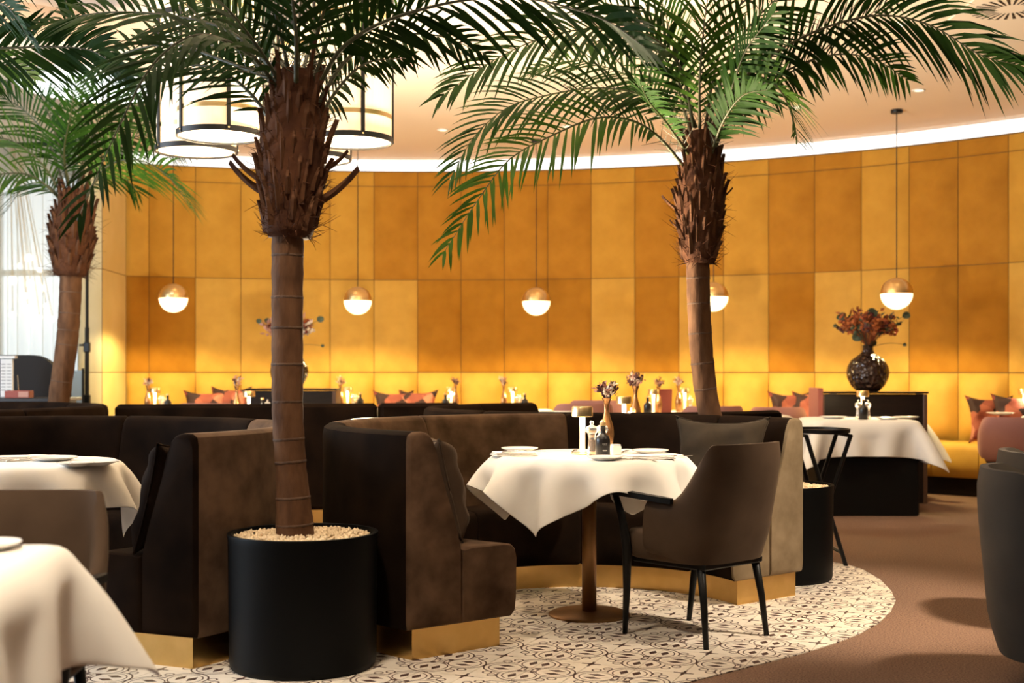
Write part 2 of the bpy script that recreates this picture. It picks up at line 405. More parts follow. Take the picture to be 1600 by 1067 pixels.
for c in range(-6, 19):
    for r in range(3):
        tone = 'd' if c in DARKC else 'l'
        if r > 0: tone = 'u' if c < -1 or c in (4, 7, 10, 13) else 'm'
        inst('wall_panel', pm[r, tone], wall, (AC.x, AC.y, 0), (0, 0, PH0-c*PITCH))
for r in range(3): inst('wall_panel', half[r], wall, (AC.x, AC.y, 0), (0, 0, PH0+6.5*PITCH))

# continuous bench along the wall
bench = thing('wall_bench', 'long amber velvet bench running along the curved panelled wall', 'bench', (AC.x, AC.y, 0))
for c in range(-6, 19): inst('back_cushion', cushm, bench, (0,0,0), (0, 0, PH0-c*PITCH))
inst('back_cushion', cushh, bench, (0,0,0), (0, 0, PH0+6.5*PITCH))
def bench_seat(ang):
    prof = [(7.90,.17),(7.43,.17),(7.40,.20),(7.385,.30),(7.39,.42),(7.41,.465),(7.46,.485),(7.90,.48)]
    mb = MB(); n = 6; P = []
    for i in range(n+1):
        a = -(.0006+(ang-.0012)*i/n); k = 1-.25*abs(2*i/n-1)**6
        P.append([Vector((r*math.cos(a), r*math.sin(a), .17+(z-.17)*(k*.04+.96))) for r, z in prof])
    mb.grid(P); m = len(prof); mb.f += [tuple(range(m)), tuple(n*m+i for i in range(m-1,-1,-1))]
    o = mb.build('seat_cushion', GOLDV, None, auto=45); me = o.data; bpy.data.objects.remove(o); return me
bs = bench_seat(PITCH)
for c in range(-6, 14): inst('seat_cushion', bs, bench, (0,0,0), (0, 0, PH0-c*PITCH))
mb = MB(); A = [PH0+PITCH*(6-20*i/60) for i in range(61)]
mb.grid([[Vector((7.55*math.cos(a), 7.55*math.sin(a), z)) for a in A] for z in (0, .175)]); mb.build('plinth', DARKWOOD, bench)

# returns at the left end of the panelled wall
def flat_panels(parent, p0, p1, rows, m, puff=.015):
    p0, p1 = Vector(p0), Vector(p1); d = (p1-p0); L = d.length; nrm = Vector((d.y, -d.x)).normalized()
    for z0, z1 in rows:
        mb = MB(); P = []
        for i in range(7):
            v = i/6; row = []
            for j in range(7):
                u = j/6; k = (1-abs(2*u-1)**5)*(1-abs(2*v-1)**7)
                q = p0+d*(.01+.98*u)+nrm*(puff*(k**.6 if k > 0 else 0)+.002); row.append(Vector((q.x, q.y, z0+.004+(z1-z0-.008)*v)))
            P.append(row)
        mb.grid(P).build('wall_panel', m, parent, smooth=True)
e0 = arc(AR, PH0+PITCH*6.5, 0).to_2d()
PALEV = mat('pale_gold_velvet', (.60,.43,.14), .7, sheen=.25, sheen_tint=(1,.9,.6), var=(.66,.49,.19), scale=2.5)
COOLLITV = mat('velvet_cool_lit', (.55,.47,.27), .7, sheen=.25, sheen_tint=(1,.95,.8), var=(.60,.52,.32), scale=2.5)  # whitening from cool light put into the velvet colour
c1, c2, c3 = Vector((-4.02,12.55)), Vector((-4.22,12.45)), Vector((-4.26,13.3))
mbr = MB(); pts = [e0, c1, c2, c3]
mbr.grid([[Vector((p.x, p.y, z)) for p in pts] for z in (0, WALLH)])
mbr.add([Vector((p.x, p.y, WALLH)) for p in pts], [(0,1,2,3)])
wr = setp(mbr.build('wall_return', MATS['wall_core']), 'pale velvet return at the left end of the panelled wall', None, None, 'structure')
RR = [(0,1.12),(1.12,2.136),(2.136,3.325)]
flat_panels(wr, c1, e0, RR, PALEV); flat_panels(wr, c2, c1, RR, COOLLITV)

# luminous cove between panelled wall and ceiling
mb = MB(); mb.grid([[arc(AR+.02, p, WALLH+.005) for p in PHS], [arc(AR+.02, p, CEILH) for p in PHS]])
cv = setp(mb.build('cove_light', COVE, smooth=True), 'white glowing cove strip curving above the panelled wall', 'cove light')

# ceiling: a flat ring with a round coffer
def ring_grid(r0, z0, r1, z1, c=AC, n=96):
    return MB().grid([[Vector((c.x+r*math.cos(2*PI*i/n), c.y+r*math.sin(2*PI*i/n), z)) for i in range(n+1)] for r, z in ((r0, z0), (r1, z1))])
RC = 3.67
ce = setp(ring_grid(RC, CEILH, 13, CEILH).build('ceiling', CEIL, smooth=True), 'warm peach ceiling ring around the round coffer', None, None, 'structure')
setp(ring_grid(RC, CEILH, RC, 3.70).build('coffer_rim', CEILRIM, ce, smooth=True))
mb = MB(); mb.add([Vector((AC.x+RC*math.cos(2*PI*i/96), AC.y+RC*math.sin(2*PI*i/96), 3.70)) for i in range(96)], [tuple(range(96))]); mb.build('coffer_top', CEIL2, ce)
# curved shadow lip where the ceiling meets the cove
mb = MB(); mb.grid([[arc(AR-.10, p, CEILH) for p in PHS], [arc(AR-.10, p, CEILH-.022) for p in PHS], [arc(AR-.03, p, CEILH-.022) for p in PHS]])
setp(mb.build('trim_1', CEIL), 'thin ceiling lip in front of the cove', None, None, 'structure')

# air diffuser in the ceiling
vc = at(1580, 12, 8.2); vt = thing('air_diffuser', 'square ceiling air diffuser with dark radial slots', 'air vent', (vc.x, vc.y, CEILH))
MB().box((0,0,-.006), (.62,.62,.012), bev=.004).build('plate', CEIL, vt)
for i in range(28):
    a = 2*PI*i/28; mb = MB(); r0, r1 = .10, .25; wd = .011
    d, s = Vector((math.cos(a), math.sin(a), 0)), Vector((-math.sin(a), math.cos(a), 0))
    mb.add([d*r0-s*wd*.5, d*r1-s*wd, d*r1+s*wd, d*r0+s*wd*.5], [(0,1,2,3)]); mb.v = [q+Vector((0,0,-.0135)) for q in mb.v]
    mb.build('slot', VENTD, vt)
# recessed downlights
def downlight(x, y, z, target, energy, size, label, blend=.7, color=(1,.84,.64)):
    t = thing('recessed_downlight', label, 'downlight', (x, y, z), 0, 'recessed ceiling downlights')
    MB().lathe([(.055,0),(.055,-.008),(.042,-.010),(.040,.0)], 20).build('trim_ring', WHITEP, t, smooth=True)
    MB().lathe([(.038,-.004),(.0005,-.0041)], 16).build('lens', BULBIN, t)
    l = light('downlight_lamp', 'SPOT', (0,0,-.03), energy, color, spot_size=math.radians(size), spot_blend=blend, shadow_soft_size=.16)
    l.parent = t; dv = Vector(target)-Vector((x, y, z-.03)); l.rotation_euler = dv.to_track_quat('-Z', 'Y').to_euler()
    return t
DL = [
 (3.0, 4.6, CEILH, (1.5,6.2,.3), 1150, 42, 'recessed ceiling downlight above the right aisle, aimed at the curved sofa end'),
 (.55, 5.35, 3.70, (.36,5.95,.7), 85, 34, 'recessed coffer downlight in front of the table with the black bottle'),
 (-.9, 3.6, 3.70, (-.25,5.2,.4), 330, 42, 'recessed coffer downlight in front of the foremost potted palm'),
 (-2.6, 4.2, 3.70, (-2.1,5.5,.7), 120, 34, 'recessed coffer downlight above the leftmost round table'),
 (2.6, 8.6, CEILH, (2.85,10.1,.7), 160, 44, 'recessed ceiling downlight above the right cloth-covered table'),
 (-.9, 1.6, CEILH, (-1.3,2.9,.7), 640, 52, 'recessed ceiling downlight over the foreground table'),
]
for d in DL: downlight(*d)
q = at(1590, 189, 1); q = Vector((q.x, q.y))*((CEILH-CAMH)/((HZ-189)/F))
downlight(q.x, q.y, CEILH, (q.x+.3, q.y+.6, 1.2), 60, 80, 'recessed ceiling downlight glinting near the cove at the far right')
# added ceiling spots a step in front of the wall, brightening it
for k, a in enumerate((108, 98, 87, 76, 66, 56, 46, 37)):
    p = arc(6.3, math.radians(a), CEILH); t = arc(8.0, math.radians(a), .75)
    downlight(p.x, p.y, CEILH, tuple(t), 7, 76, 'added ceiling spot in the %s place of the row brightening the amber wall' % ['first','second','third','fourth','fifth','sixth','seventh','eighth'][k], 1.0, (1,.76,.42))
# glowing disc on the left, standing in for window glare on the ceiling
q = at(150, 128, 10.35); t = thing('ceiling_glare_disc', 'large round white disc standing in for window glare behind the left palm', 'ceiling glare', (q.x, q.y, CEILH))
MB().lathe([(.62,0),(.62,-.04),(.60,-.05),(.59,-.05)], 48, caps=False).build('rim', WHITEP, t, smooth=True)
MB().lathe([(.59,-.045),(.001,-.046)], 48).build('diffuser', GLARE, t)

# window front on the far left, with sheer curtain
WY = 13.2
wn = setp(MB().box((-6.4,WY+.15,3.35), (4.3,.2,.3)).build('wall_window', WHITEP), 'white wall above the far left window', None, None, 'structure')
win = thing('window_1', 'tall bright window behind the sheer curtain', None, (-5.9, WY+.1, 0)); win['kind'] = 'structure'
for i in range(3): MB().box((-1.0+i*1.05,.03,1.6), (1.0,.02,3.1)).build('pane', SKYPANE, win)
for i in range(4): MB().box((-1.52+i*1.05,0,1.6), (.06,.08,3.2)).build('mullion', WHITEP, win)
for z in (.04, 2.15, 3.17): MB().box((.05,0,z), (3.2,.07,.06)).build('transom', WHITEP, win)
cu = thing('sheer_curtain', 'cream sheer floor-length curtain in vertical folds at far left', 'curtain', (-5.6, WY-.25, 0))
mb = MB(); P = []
for z in np.linspace(.02, 3.40, 8):
    P.append([Vector((-1.5+2.85*i/240, .07*math.sin(i*.62)+.03*math.sin(i*.23+1), z)) for i in range(241)])
mb.grid(P).build('fabric', SHEER, cu, smooth=True)
MB().tube([(-1.55,0,3.43),(1.38,0,3.43)], .018).build('rail', BLACKMET, cu)
ch = thing('mirrored_globes', 'glowing globes standing in for a lamp cluster mirrored in the window', 'mirrored_lamp', (-5.15, WY-.08, CEILH))  # globes built in place of a reflection in the window glass
MB().lathe([(.08,0),(.08,-.03)], 16).build('canopy', LAMPBRASS, ch)
for i, (u, v, r) in enumerate([(45,403,11),(20,438,12),(47,443,10),(66,450,10),(40,462,9),(62,422,7),(44,482,10),(82,498,8),(62,496,7),(20,492,9),(30,415,7),(72,478,7)]):
    p = at(u, v, WY-.08)-Vector((-5.15, WY-.08, CEILH)); rr = r/150*.55
    MB().lathe([(rr*math.sin(a)+.0005, -rr*math.cos(a)) for a in np.linspace(0, PI, 9)], 14, (p.x, 0, p.z)).build('globe', BULB, ch, smooth=True)
    MB().tube([(p.x*.2,0,0),(p.x,0,p.z+rr)], .004, 5).build('wire', LAMPBRASS, ch)
# ------------------------------------------------------------------ curved velvet booths
BCUT = .29
def booth(name, label, cx, cy, rot, bounds=(-103.5,-51,-8,35,78,103.5), tone='', caps=(None, None)):
    t = thing(name, label, 'booth', (cx, cy, 0), rot)
    tmax = 103.5
    def pos(r, z, tt, cut=BCUT):
        a = tt*(PI/2+math.asin(cut/r)); return Vector((r*math.sin(a), r*math.cos(a), z))
    def sweep(part, prof, t0, t1, m, n, cut=BCUT, rnd_=.012):
        cr = sum(p[0] for p in prof)/len(prof); cz = sum(p[1] for p in prof)/len(prof)
        def ins(k): return [(r+(cr-r)*k, z+(cz-z)*k) for r, z in prof]
        e = .010; ts = [(t0, .06), (t0+e*.35, .018), (t0+e, 0)]+[(t0+e+(t1-t0-2*e)*i/n, 0) for i in range(1, n)]+[(t1-e, 0), (t1-e*.35, .018), (t1, .06)]
        if rnd_ == 0: ts = [(t0+(t1-t0)*i/n, 0) for i in range(n+1)]
        mb = MB(); V = []; m_ = len(prof)
        for tt, k in ts: V += [pos(r, z, tt, cut) for r, z in ins(k)]
        Fc = []
        for i in range(len(ts)-1):
            for j in range(m_): Fc.append((i*m_+j, i*m_+(j+1) % m_, (i+1)*m_+(j+1) % m_, (i+1)*m_+j))
        Fc += [tuple(range(m_)), tuple((len(ts)-1)*m_+j for j in range(m_-1,-1,-1))]
        o = mb.add(V, Fc).build(part, m, t, auto=40)
        for side, (tt, cm) in enumerate(((t0, caps[0]), (t1, caps[1]))):     # end faces carry their light or shade in the velvet colour
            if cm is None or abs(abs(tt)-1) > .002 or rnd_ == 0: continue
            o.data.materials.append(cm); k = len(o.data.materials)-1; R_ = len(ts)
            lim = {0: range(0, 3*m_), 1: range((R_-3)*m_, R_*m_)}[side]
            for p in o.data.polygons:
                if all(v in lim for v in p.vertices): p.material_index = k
        return o
    back = [(1.225,.125),(1.23,.15),(1.23,.86),(1.224,.89),(1.205,.903),(1.165,.905),(1.14,.898),(1.125,.88),(1.108,.84),(1.082,.74),(1.050,.64),(1.018,.54),(.996,.46),(.985,.41),(.985,.125)]
    seat = [(.984,.125),(.984,.425),(.95,.432),(.78,.432),(.745,.425),(.727,.405),(.72,.37),(.722,.20),(.728,.145),(.745,.125)]
    pl = [(1.195,0),(1.195,.126),(.775,.126),(.775,0)]
    for a, b in zip(bounds[:-1], bounds[1:]):
        t0, t1 = a/tmax+(.0006 if a > -103 else 0), b/tmax-(.0006 if b < 103 else 0)
        n = max(6, int((b-a)/3)); k_ = bounds.index(a); sweep('backrest', back, t0, t1, BROWNM if str(k_) in tone else BROWN, n); sweep('seat', seat, t0, t1, BROWNM if 'abcdef'[k_] in tone else BROWN, n)
    sweep('plinth', pl, -1, 1, BRASS, 70, cut=BCUT-.03, rnd_=0)
    return t
ROTB = math.atan2(.62, .785)
bB = booth('curved_booth', 'brown velvet curved booth around the round table with the black bottle', .36, 5.97, ROTB, tone='12a', caps=(BROWNM, TAN))
bA = booth('curved_booth', 'brown velvet curved booth left of the foremost potted palm', -2.185, 5.60, -math.atan2(.40, .914), (-103.5,-60,-16,28,103.5), tone='3', caps=(None, BROWN))
bC = booth('curved_booth', 'brown velvet curved booth whose rim shows behind the central booth', .65, 8.43, math.radians(39+90))
bF = booth('curved_booth', 'brown velvet curved booth at far left below the slim palm', -4.0, 8.6, math.radians(180+90))
# straight banquette back behind
bd = thing('banquette', 'long straight dark velvet banquette back behind the booths', 'banquette', (0, 0, 0))
xl = [at(175,630,9.05), at(589,630,9.35), at(718,629,9.5)]
for i in range(2):
    a, b = xl[i], xl[i+1]; d = (b-a); L = d.length; rz = math.atan2(d.y, d.x); c = (a+b)/2
    MB().box((c.x, c.y+.07, .515), (L-.012, .16, .77), rz, .025).build('backrest', BROWN, bd, auto=30)
    nx, ny = -math.sin(rz), math.cos(rz)
    MB().box((c.x+nx*.42, c.y+.07+ny*.42, .28), (L-.012, .62, .30), rz, .03).build('seat', BROWN, bd, auto=30)
    MB().box((c.x+nx*.30, c.y+.07+ny*.30, .065), (L-.05, .62, .13), rz).build('plinth', BRASS, bd)

# ------------------------------------------------------------------ cushions
def cushion(name, label, size, thick, loc, rot, m, cat='cushion', group=None, seed=1, pinch=.10, n=22):
    t = thing(name, label, cat, loc, 0, group); t.rotation_euler = rot
    r = random.Random(seed); ph = [r.uniform(0, 6) for _ in range(6)]
    mb = MB()
    for sd in (1, -1):
        P = []
        for i in range(n+1):
            row = []
            for j in range(n+1):
                u, v = 2*i/n-1, 2*j/n-1
                k = max(0, (1-u**4)*(1-v**4))**.55
                sx = 1-pinch*(1-abs(v)**2.5)*abs(u)**3; sy = 1-pinch*(1-abs(u)**2.5)*abs(v)**3
                wv = .010*math.sin(7*u+ph[0]+2*v)*k+.008*math.sin(9*v+ph[1]-3*u)*k
                row.append(Vector((u*sx*size/2, sd*(k*thick/2)+wv, size/2+v*sy*size/2)))
            P.append(row)
        mb.grid(P)
    o = mb.build('cover', m, t, smooth=True)
    bm = bmesh.new(); bm.from_mesh(o.data); bmesh.ops.remove_doubles(bm, verts=bm.verts, dist=.0008); bmesh.ops.recalc_face_normals(bm, faces=bm.faces); bm.to_mesh(o.data); bm.free()
    pts = []
    for i in range(n+1): pts.append((i, 0))
    for j in range(1, n+1): pts.append((n, j))
    for i in range(n-1,-1,-1): pts.append((i, n))
    for j in range(n-1,-1,-1): pts.append((0, j))
    L = []
    for i, j in pts:
        u, v = 2*i/n-1, 2*j/n-1; sx = 1-pinch*(1-abs(v)**2.5)*abs(u)**3; sy = 1-pinch*(1-abs(u)**2.5)*abs(v)**3
        L.append((u*sx*size/2, 0, size/2+v*sy*size/2))
    MB().tube(L, .0045, 6).build('piping', m, t, smooth=True)
    return t
cushion('velvet_cushion', 'square dark velvet cushion leaning in the booth behind the armchair', .49, .15, (1.03, 6.43, .435), (math.radians(-14), 0, math.radians(-22)), PILLOW, seed=2, pinch=.17)
cushion('velvet_cushion', 'dark velvet cushion seen edge-on in the booth right of the foremost palm', .44, .15, (-.25, 5.50, .435), (math.radians(13), 0, math.radians(-78)), CHAIRV, seed=3)
cushion('velvet_cushion', 'dark velvet cushion at the end of the booth left of the foremost palm', .44, .14, (-1.43, 5.18, .435), (math.radians(13), 0, math.radians(80)), BROWN, seed=5)

# ------------------------------------------------------------------ chairs
def superpath(n, w, d, amax, p):
    out = []
    for i in range(n+1):
        a = math.radians(-amax+2*amax*i/n)
        sx = math.copysign(abs(math.sin(a))**p, math.sin(a)); cy = math.copysign(abs(math.cos(a))**p, math.cos(a))
        out.append((math.degrees(a), sx*w, -cy*d))
    return out
def smooth01(x): x = min(1, max(0, x)); return x*x*(3-2*x)
def shell(w, d, amax, p, zbot, htop, flare, lean, thick, n=40, nz=10, bulge=.0):
    """upholstered wrap-around shell; htop(angle) gives the height of its upper edge"""
    path = superpath(n, w, d, amax, p); mb = MB(); OUT = []; INN = []
    for i, (a, x, y) in enumerate(path):
        x0, y0 = path[max(0,i-1)][1:], path[min(n,i+1)][1:]
        tx, ty = y0[0]-x0[0], y0[1]-x0[1]; l = math.hypot(tx, ty); nx, ny = ty/l, -tx/l
        o, q = [], []; zt = htop(a); zb = zbot(a) if callable(zbot) else zbot
        for k in range(nz+1):
            s = k/nz; z = zb+(zt-zb)*s; f = 1+flare*(z-.36)/.48+bulge*math.sin(PI*s); le = lean*max(0,(z-.40))/.45
            e = thick*(.35+.65*min(1, s*6, (1-s)*7+.15)) if 1 else thick
            off = (thick-e)*.5
            o.append(Vector((x*f-nx*(-off), y*f-le+ny*off*0, z)) if False else Vector((x*f-nx*off, y*f-le-ny*off, z)))
            q.append(Vector((x*f-nx*(off+e), y*f-le-ny*(off+e), z)))
        OUT.append(o); INN.append(q)
    V = []; m = 2*(nz+1)
    for o, q in zip(OUT, INN): V += o+q[::-1]
    Fc = []
    for i in range(n):
        for j in range(m): Fc.append((i*m+j, i*m+(j+1) % m, (i+1)*m+(j+1) % m, (i+1)*m+j))
    Fc += [tuple(range(m)), tuple(n*m+j for j in range(m-1,-1,-1))]
    return mb.add(V, Fc)
def rounded_seat(w, d, z0, z1, y0=0, n=36, p=.45):
    mb = MB(); prof = [(.90,z0),(.985,z0+.015),(1.0,z0+(z1-z0)*.45),(.985,z1-.02),(.92,z1-.004),(.6,z1+.006),(.01,z1+.01)]
    V = []; Fc = []
    for f, z in prof:
        for j in range(n):
            a = 2*PI*j/n; c, s = math.cos(a), math.sin(a)
            V.append(Vector((math.copysign(abs(c)**p, c)*w*f, y0+math.copysign(abs(s)**p, s)*d*f, z)))
    for i in range(len(prof)-1):
        for j in range(n): Fc.append((i*n+j, i*n+(j+1) % n, (i+1)*n+(j+1) % n, (i+1)*n+j))
    Fc += [tuple(range(n-1,-1,-1)), tuple(range((len(prof)-1)*n, len(prof)*n))]
    return mb.add(V, Fc)
def armchair(label, loc, rz, group):
    t = thing('armchair', label, 'chair', loc, rz, group)
    ht = lambda a: .595+.247*smooth01((92-abs(a))/50)
    shell(.262, .245, 98, .58, lambda a: .345+.05*smooth01((abs(a)-60)/60), ht, .10, .055, .05, bulge=.02).build('backrest', CHAIRV, t, auto=60)
    rounded_seat(.235, .245, .34, .465, .02).build('seat', CHAIRV, t, auto=60)
    MB().box((0,.0,.335), (.40,.40,.03), bev=.006).build('seat_frame', BLACKWOOD, t)
    for sx in (-1, 1):
        # front leg runs on up as the arm post
        MB().tube([(sx*.215,.225,0),(sx*.225,.205,.20),(sx*.245,.185,.38),(sx*.262,.20,.52),(sx*.266,.235,.615)], [.011,.016,.021,.017,.013], 10).build('leg', BLACKWOOD, t, smooth=True)
        MB().tube([(sx*.205,-.215,0),(sx*.195,-.195,.18),(sx*.18,-.165,.36)], [.011,.015,.019], 10).build('leg', BLACKWOOD, t, smooth=True)
        P = []
        for k in range(9):
            s = k/8; y = .305-.40*s; x = sx*(.268+.012*s); z = .628-.022*s; hw = .022*(1 if 0 < k < 8 else .6)*(1-.25*s); hh = .012
            P.append([Vector((x-hw,y,z-hh)), Vector((x+hw,y,z-hh)), Vector((x+hw,y,z+hh)), Vector((x-hw,y,z+hh)), Vector((x-hw,y,z-hh))])
        mb = MB().grid(P); mb.f += [(0,1,2,3), (40,41,42,43)]; mb.build('armrest', BLACKWOOD, t)
    return t
armchair('dark brown velvet armchair with black legs, pushed up to the bottle table', (.80, 5.53, 0), math.atan2(.675, .737), 'brown velvet armchairs')
armchair('dark brown velvet armchair behind the foreground cloth-covered table', (-1.39, 3.44, 0), math.radians(182), 'brown velvet armchairs').scale = (.95,.95,.95)
def tub_chair(label, loc, rz):
    t = thing('tub_chair', label, 'chair', loc, rz, 'grey velvet tub chairs')
    ht = lambda a: .66+.125*smooth01((115-abs(a))/70)
    shell(.31, .30, 125, .8, .10, ht, .10, .02, .065, bulge=.04).build('backrest', GREYV, t, auto=60)
    rounded_seat(.26, .26, .22, .45, .02).build('seat', GREYV, t, auto=60)
    MB().lathe([(.20,.08),(.25,.16),(.25,.22)], 28).build('underframe', BLACKWOOD, t, smooth=True)
    for sx in (-1, 1):
        for sy in (-1, 1): MB().tube([(sx*.11,sy*.11,0),(sx*.11,sy*.11,.15)], [.012,.018]).build('leg', BLACKWOOD, t, smooth=True)
    return t
tub_chair('grey velvet tub chair cut off by the right picture edge, nearest one', (2.075, 4.72, 0), math.radians(-104))
tub_chair('grey velvet tub chair behind the nearest one at the right picture edge', (2.53, 5.72, 0), math.radians(-98))
def pink_chair(label, loc, rz, hh=0):
    t = thing('pink_chair', label, 'chair', loc, rz, 'pink velvet chairs')
    ht = lambda a: .55+hh+.205*smooth01((112-abs(a))/70)
    shell(.255, .235, 118, .75, .405, ht, .13, .04, .045, n=28, bulge=.03).build('backrest', PINKV, t, auto=60)
    rounded_seat(.225, .225, .38, .47, .02, 24).build('seat', PINKV, t, auto=60)
    MB().lathe([(.20,.36),(.215,.385)], 24).build('seat_frame', BLACKMET, t)
    for sx in (-1, 1):
        for sy in (-1, 1): MB().tube([(sx*.215,sy*.215,0),(sx*.16,sy*.16,.37)], [.009,.015]).build('leg', BLACKMET, t, smooth=True)
    return t
pink_chair('pink velvet chair with black legs at the right picture edge', (4.20, 10.75, 0), math.radians(-20))

# ------------------------------------------------------------------ tables and cloths
def drape(sx, sy, nx, ny, ztop, inside, push, rot=0, steps=150, it=14, bend=.55, seed=1, grav=9.8, cut=0.0):
    """mass-spring cloth laid over a table; returns the grid of points (local to the table centre)"""
    r = np.random.RandomState(seed)
    gx, gy = np.meshgrid(np.linspace(-sx/2, sx/2, nx), np.linspace(-sy/2, sy/2, ny), indexing='ij')
    ratio = np.minimum(np.abs(gx)/sx, np.abs(gy)/sy)/(np.maximum(np.abs(gx)/sx, np.abs(gy)/sy)+1e-9); ff = 1-cut*ratio**2; gx, gy = gx*ff, gy*ff
    c, s = math.cos(rot), math.sin(rot)
    P = np.stack([gx*c-gy*s, gx*s+gy*c, np.full_like(gx, ztop+.004)], -1); P[..., 2] += r.uniform(0, .002, gx.shape)
    Vv = np.zeros_like(P); dt = 1/60
    cons = []
    def addc(di, dj, stiff):
        for par in range(2):
            i0 = slice(max(0, -di), nx-max(0, di)); j0 = slice(max(0, -dj), ny-max(0, dj))
            I, J = np.meshgrid(np.arange(nx)[i0], np.arange(ny)[j0], indexing='ij')
            key = (I//max(1, abs(di))) if di else (J//max(1, abs(dj)))
            m = (key % 2 == par); a, b = I[m], J[m]
            a2, b2 = a+di, b+dj
            l = np.hypot(gx[a2, b2]-gx[a, b], gy[a2, b2]-gy[a, b]); cons.append((a*ny+b, a2*ny+b2, l, stiff))
    addc(1,0,1); addc(0,1,1); addc(1,1,.6); addc(1,-1,.6); addc(2,0,bend); addc(0,2,bend); addc(4,0,bend*.35); addc(0,4,bend*.35)
    X = P.reshape(-1, 3); Vv = np.zeros_like(X); X0 = X.copy(); X0[:, 2] = ztop+.003; pin = inside(X0*np.array([1.18,1.18,0])+np.array([0,0,ztop]), 0)
    for st in range(steps):
        Vv[:, 2] -= grav*dt; Vv *= .985; old = X.copy(); X = X+Vv*dt
        for k in range(it):
            for a, b, l, sf in cons:
                d = X[b]-X[a]; L = np.sqrt((d*d).sum(1))+1e-9; q = (d*((L-l)/L*.5*sf)[:, None]); X[a] += q; X[b] -= q
            m = inside(X); push(X, m); X[pin] = X0[pin]
        on = (X[:, 2] > ztop-.002) & inside(X, .0); X[on, :2] = old[on, :2]+(X[on, :2]-old[on, :2])*.2
        X[:, 2] = np.maximum(X[:, 2], .02)
        Vv = (X-old)/dt; sp = np.sqrt((Vv*Vv).sum(1)); Vv *= np.minimum(1, 3.0/(sp+1e-6))[:, None]
    return X.reshape(nx, ny, 3)
def cloth_round(R, ztop, size, rot, n=41, **kw):
    def inside(X, e=.003): return (np.hypot(X[:, 0], X[:, 1]) < R+e) & (X[:, 2] < ztop+.003)
    def push(X, m):
        if not m.any(): return
        Y = X[m]; rr = np.hypot(Y[:, 0], Y[:, 1])+1e-9; up = ztop+.003-Y[:, 2]; side = R+.003-rr; t = up < side+.012
        Y[t, 2] = ztop+.003; s = ~t; f = ((R+.003)/rr[s])[:, None]; Y[s, :2] *= f; X[m] = Y
    return drape(size, size, n, n, ztop, inside, push, rot, **kw)
def cloth_box(hx, hy, ztop, sx, sy, nx, ny, rot=0, **kw):
    def inside(X, e=.003): return (np.abs(X[:, 0]) < hx+e) & (np.abs(X[:, 1]) < hy+e) & (X[:, 2] < ztop+.003)
    def push(X, m):
        if not m.any(): return
        Y = X[m]; up = ztop+.003-Y[:, 2]; ax = hx+.003-np.abs(Y[:, 0]); ay = hy+.003-np.abs(Y[:, 1]); side = np.minimum(ax, ay); t = up < side+.012
        Y[t, 2] = ztop+.003; s = ~t; bx = s & (ax <= ay); by = s & (ax > ay)
        Y[bx, 0] = np.sign(Y[bx, 0])*(hx+.003); Y[by, 1] = np.sign(Y[by, 1])*(hy+.003); X[m] = Y
    return drape(sx, sy, nx, ny, ztop, inside, push, rot, **kw)
def cloth_obj(G, label, loc, rz, m=None, group='white linen tablecloths'):
    nx, ny = G.shape[:2]; mb = MB().grid([[Vector(G[i, j]) for j in range(ny)] for i in range(nx)])
    o = mb.build('tablecloth', m or CLOTH, None, smooth=True); o.location = loc; o.rotation_euler = (0, 0, rz)
    s = o.modifiers.new('thickness', 'SOLIDIFY'); s.thickness = .003; s.offset = 1
    s = o.modifiers.new('smooth', 'SUBSURF'); s.levels = 1; s.render_levels = 1
    return setp(o, label, 'tablecloth', group)
TH = .742
def round_table(label, x, y, r, col=WOODBRASS):
    t = thing('round_table', label, 'table', (x, y, 0), 0, 'round pedestal tables')
    MB().lathe([(r-.03,TH-.035),(r-.02,TH-.03),(r-.02,TH-.014),(r-.032,TH-.006)], 48).build('tabletop', BLACKWOOD, t, auto=40)
    MB().lathe([(.034,.02),(.034,TH-.03)], 24).build('column', col, t, smooth=True)
    MB().lathe([(.19,.0),(.19,.012),(.18,.018),(.05,.026)], 40).build('base', col, t, auto=40)
    return t
round_table('round pedestal table carrying the black bottle, bronze column showing', .36, 5.97, .455)
GB = cloth_round(.455, TH+.002, 1.22, math.radians(-121+45), n=43, seed=4, bend=.8, cut=.12)
cloth_obj(GB, 'white linen cloth draped over the round table with the black bottle', (.36,5.97,0), 0)
round_table('round pedestal table in the booth left of the foremost palm', -2.15, 5.50, .455)
cloth_obj(GB, 'white linen cloth draped over the leftmost round booth table', (-2.15,5.50,0), math.radians(38))
round_table('round pedestal table in the booth behind the central one', .65, 8.45, .45)
cloth_obj(GB, 'white linen cloth on the round table behind the central booth', (.65,8.45,0), math.radians(70))

def square_table(label, x, y, hx, hy, rz=0, base='legs', h=TH):
    t = thing('square_table', label, 'table', (x, y, 0), rz, 'square cloth-covered tables')
    MB().box((0,0,h-.021), (2*hx-.04,2*hy-.04,.03), bev=.008).build('tabletop', BLACKWOOD, t)
    if base == 'block': MB().box((0,0,(h-.03)/2), (2*hx-.04,2*hy-.04,h-.03), bev=.01).build('base', BLACKWOOD, t)
    else:
        MB().box((0,0,h/2), (.09,.09,h-.04)).build('column', BLACKMET, t); MB().box((0,0,.01), (.42,.42,.02), bev=.004).build('base', BLACKMET, t)
    return t
# foreground table, bottom left
square_table('square table in the bottom left foreground under a white cloth', -1.40, 2.53, .40, .40)
GF = cloth_box(.40, .40, TH+.002, 1.30, 1.30, 45, 45, seed=9)
cloth_obj(GF, 'white linen cloth draped over the foreground table at bottom left', (-1.40,2.53,0), 0)
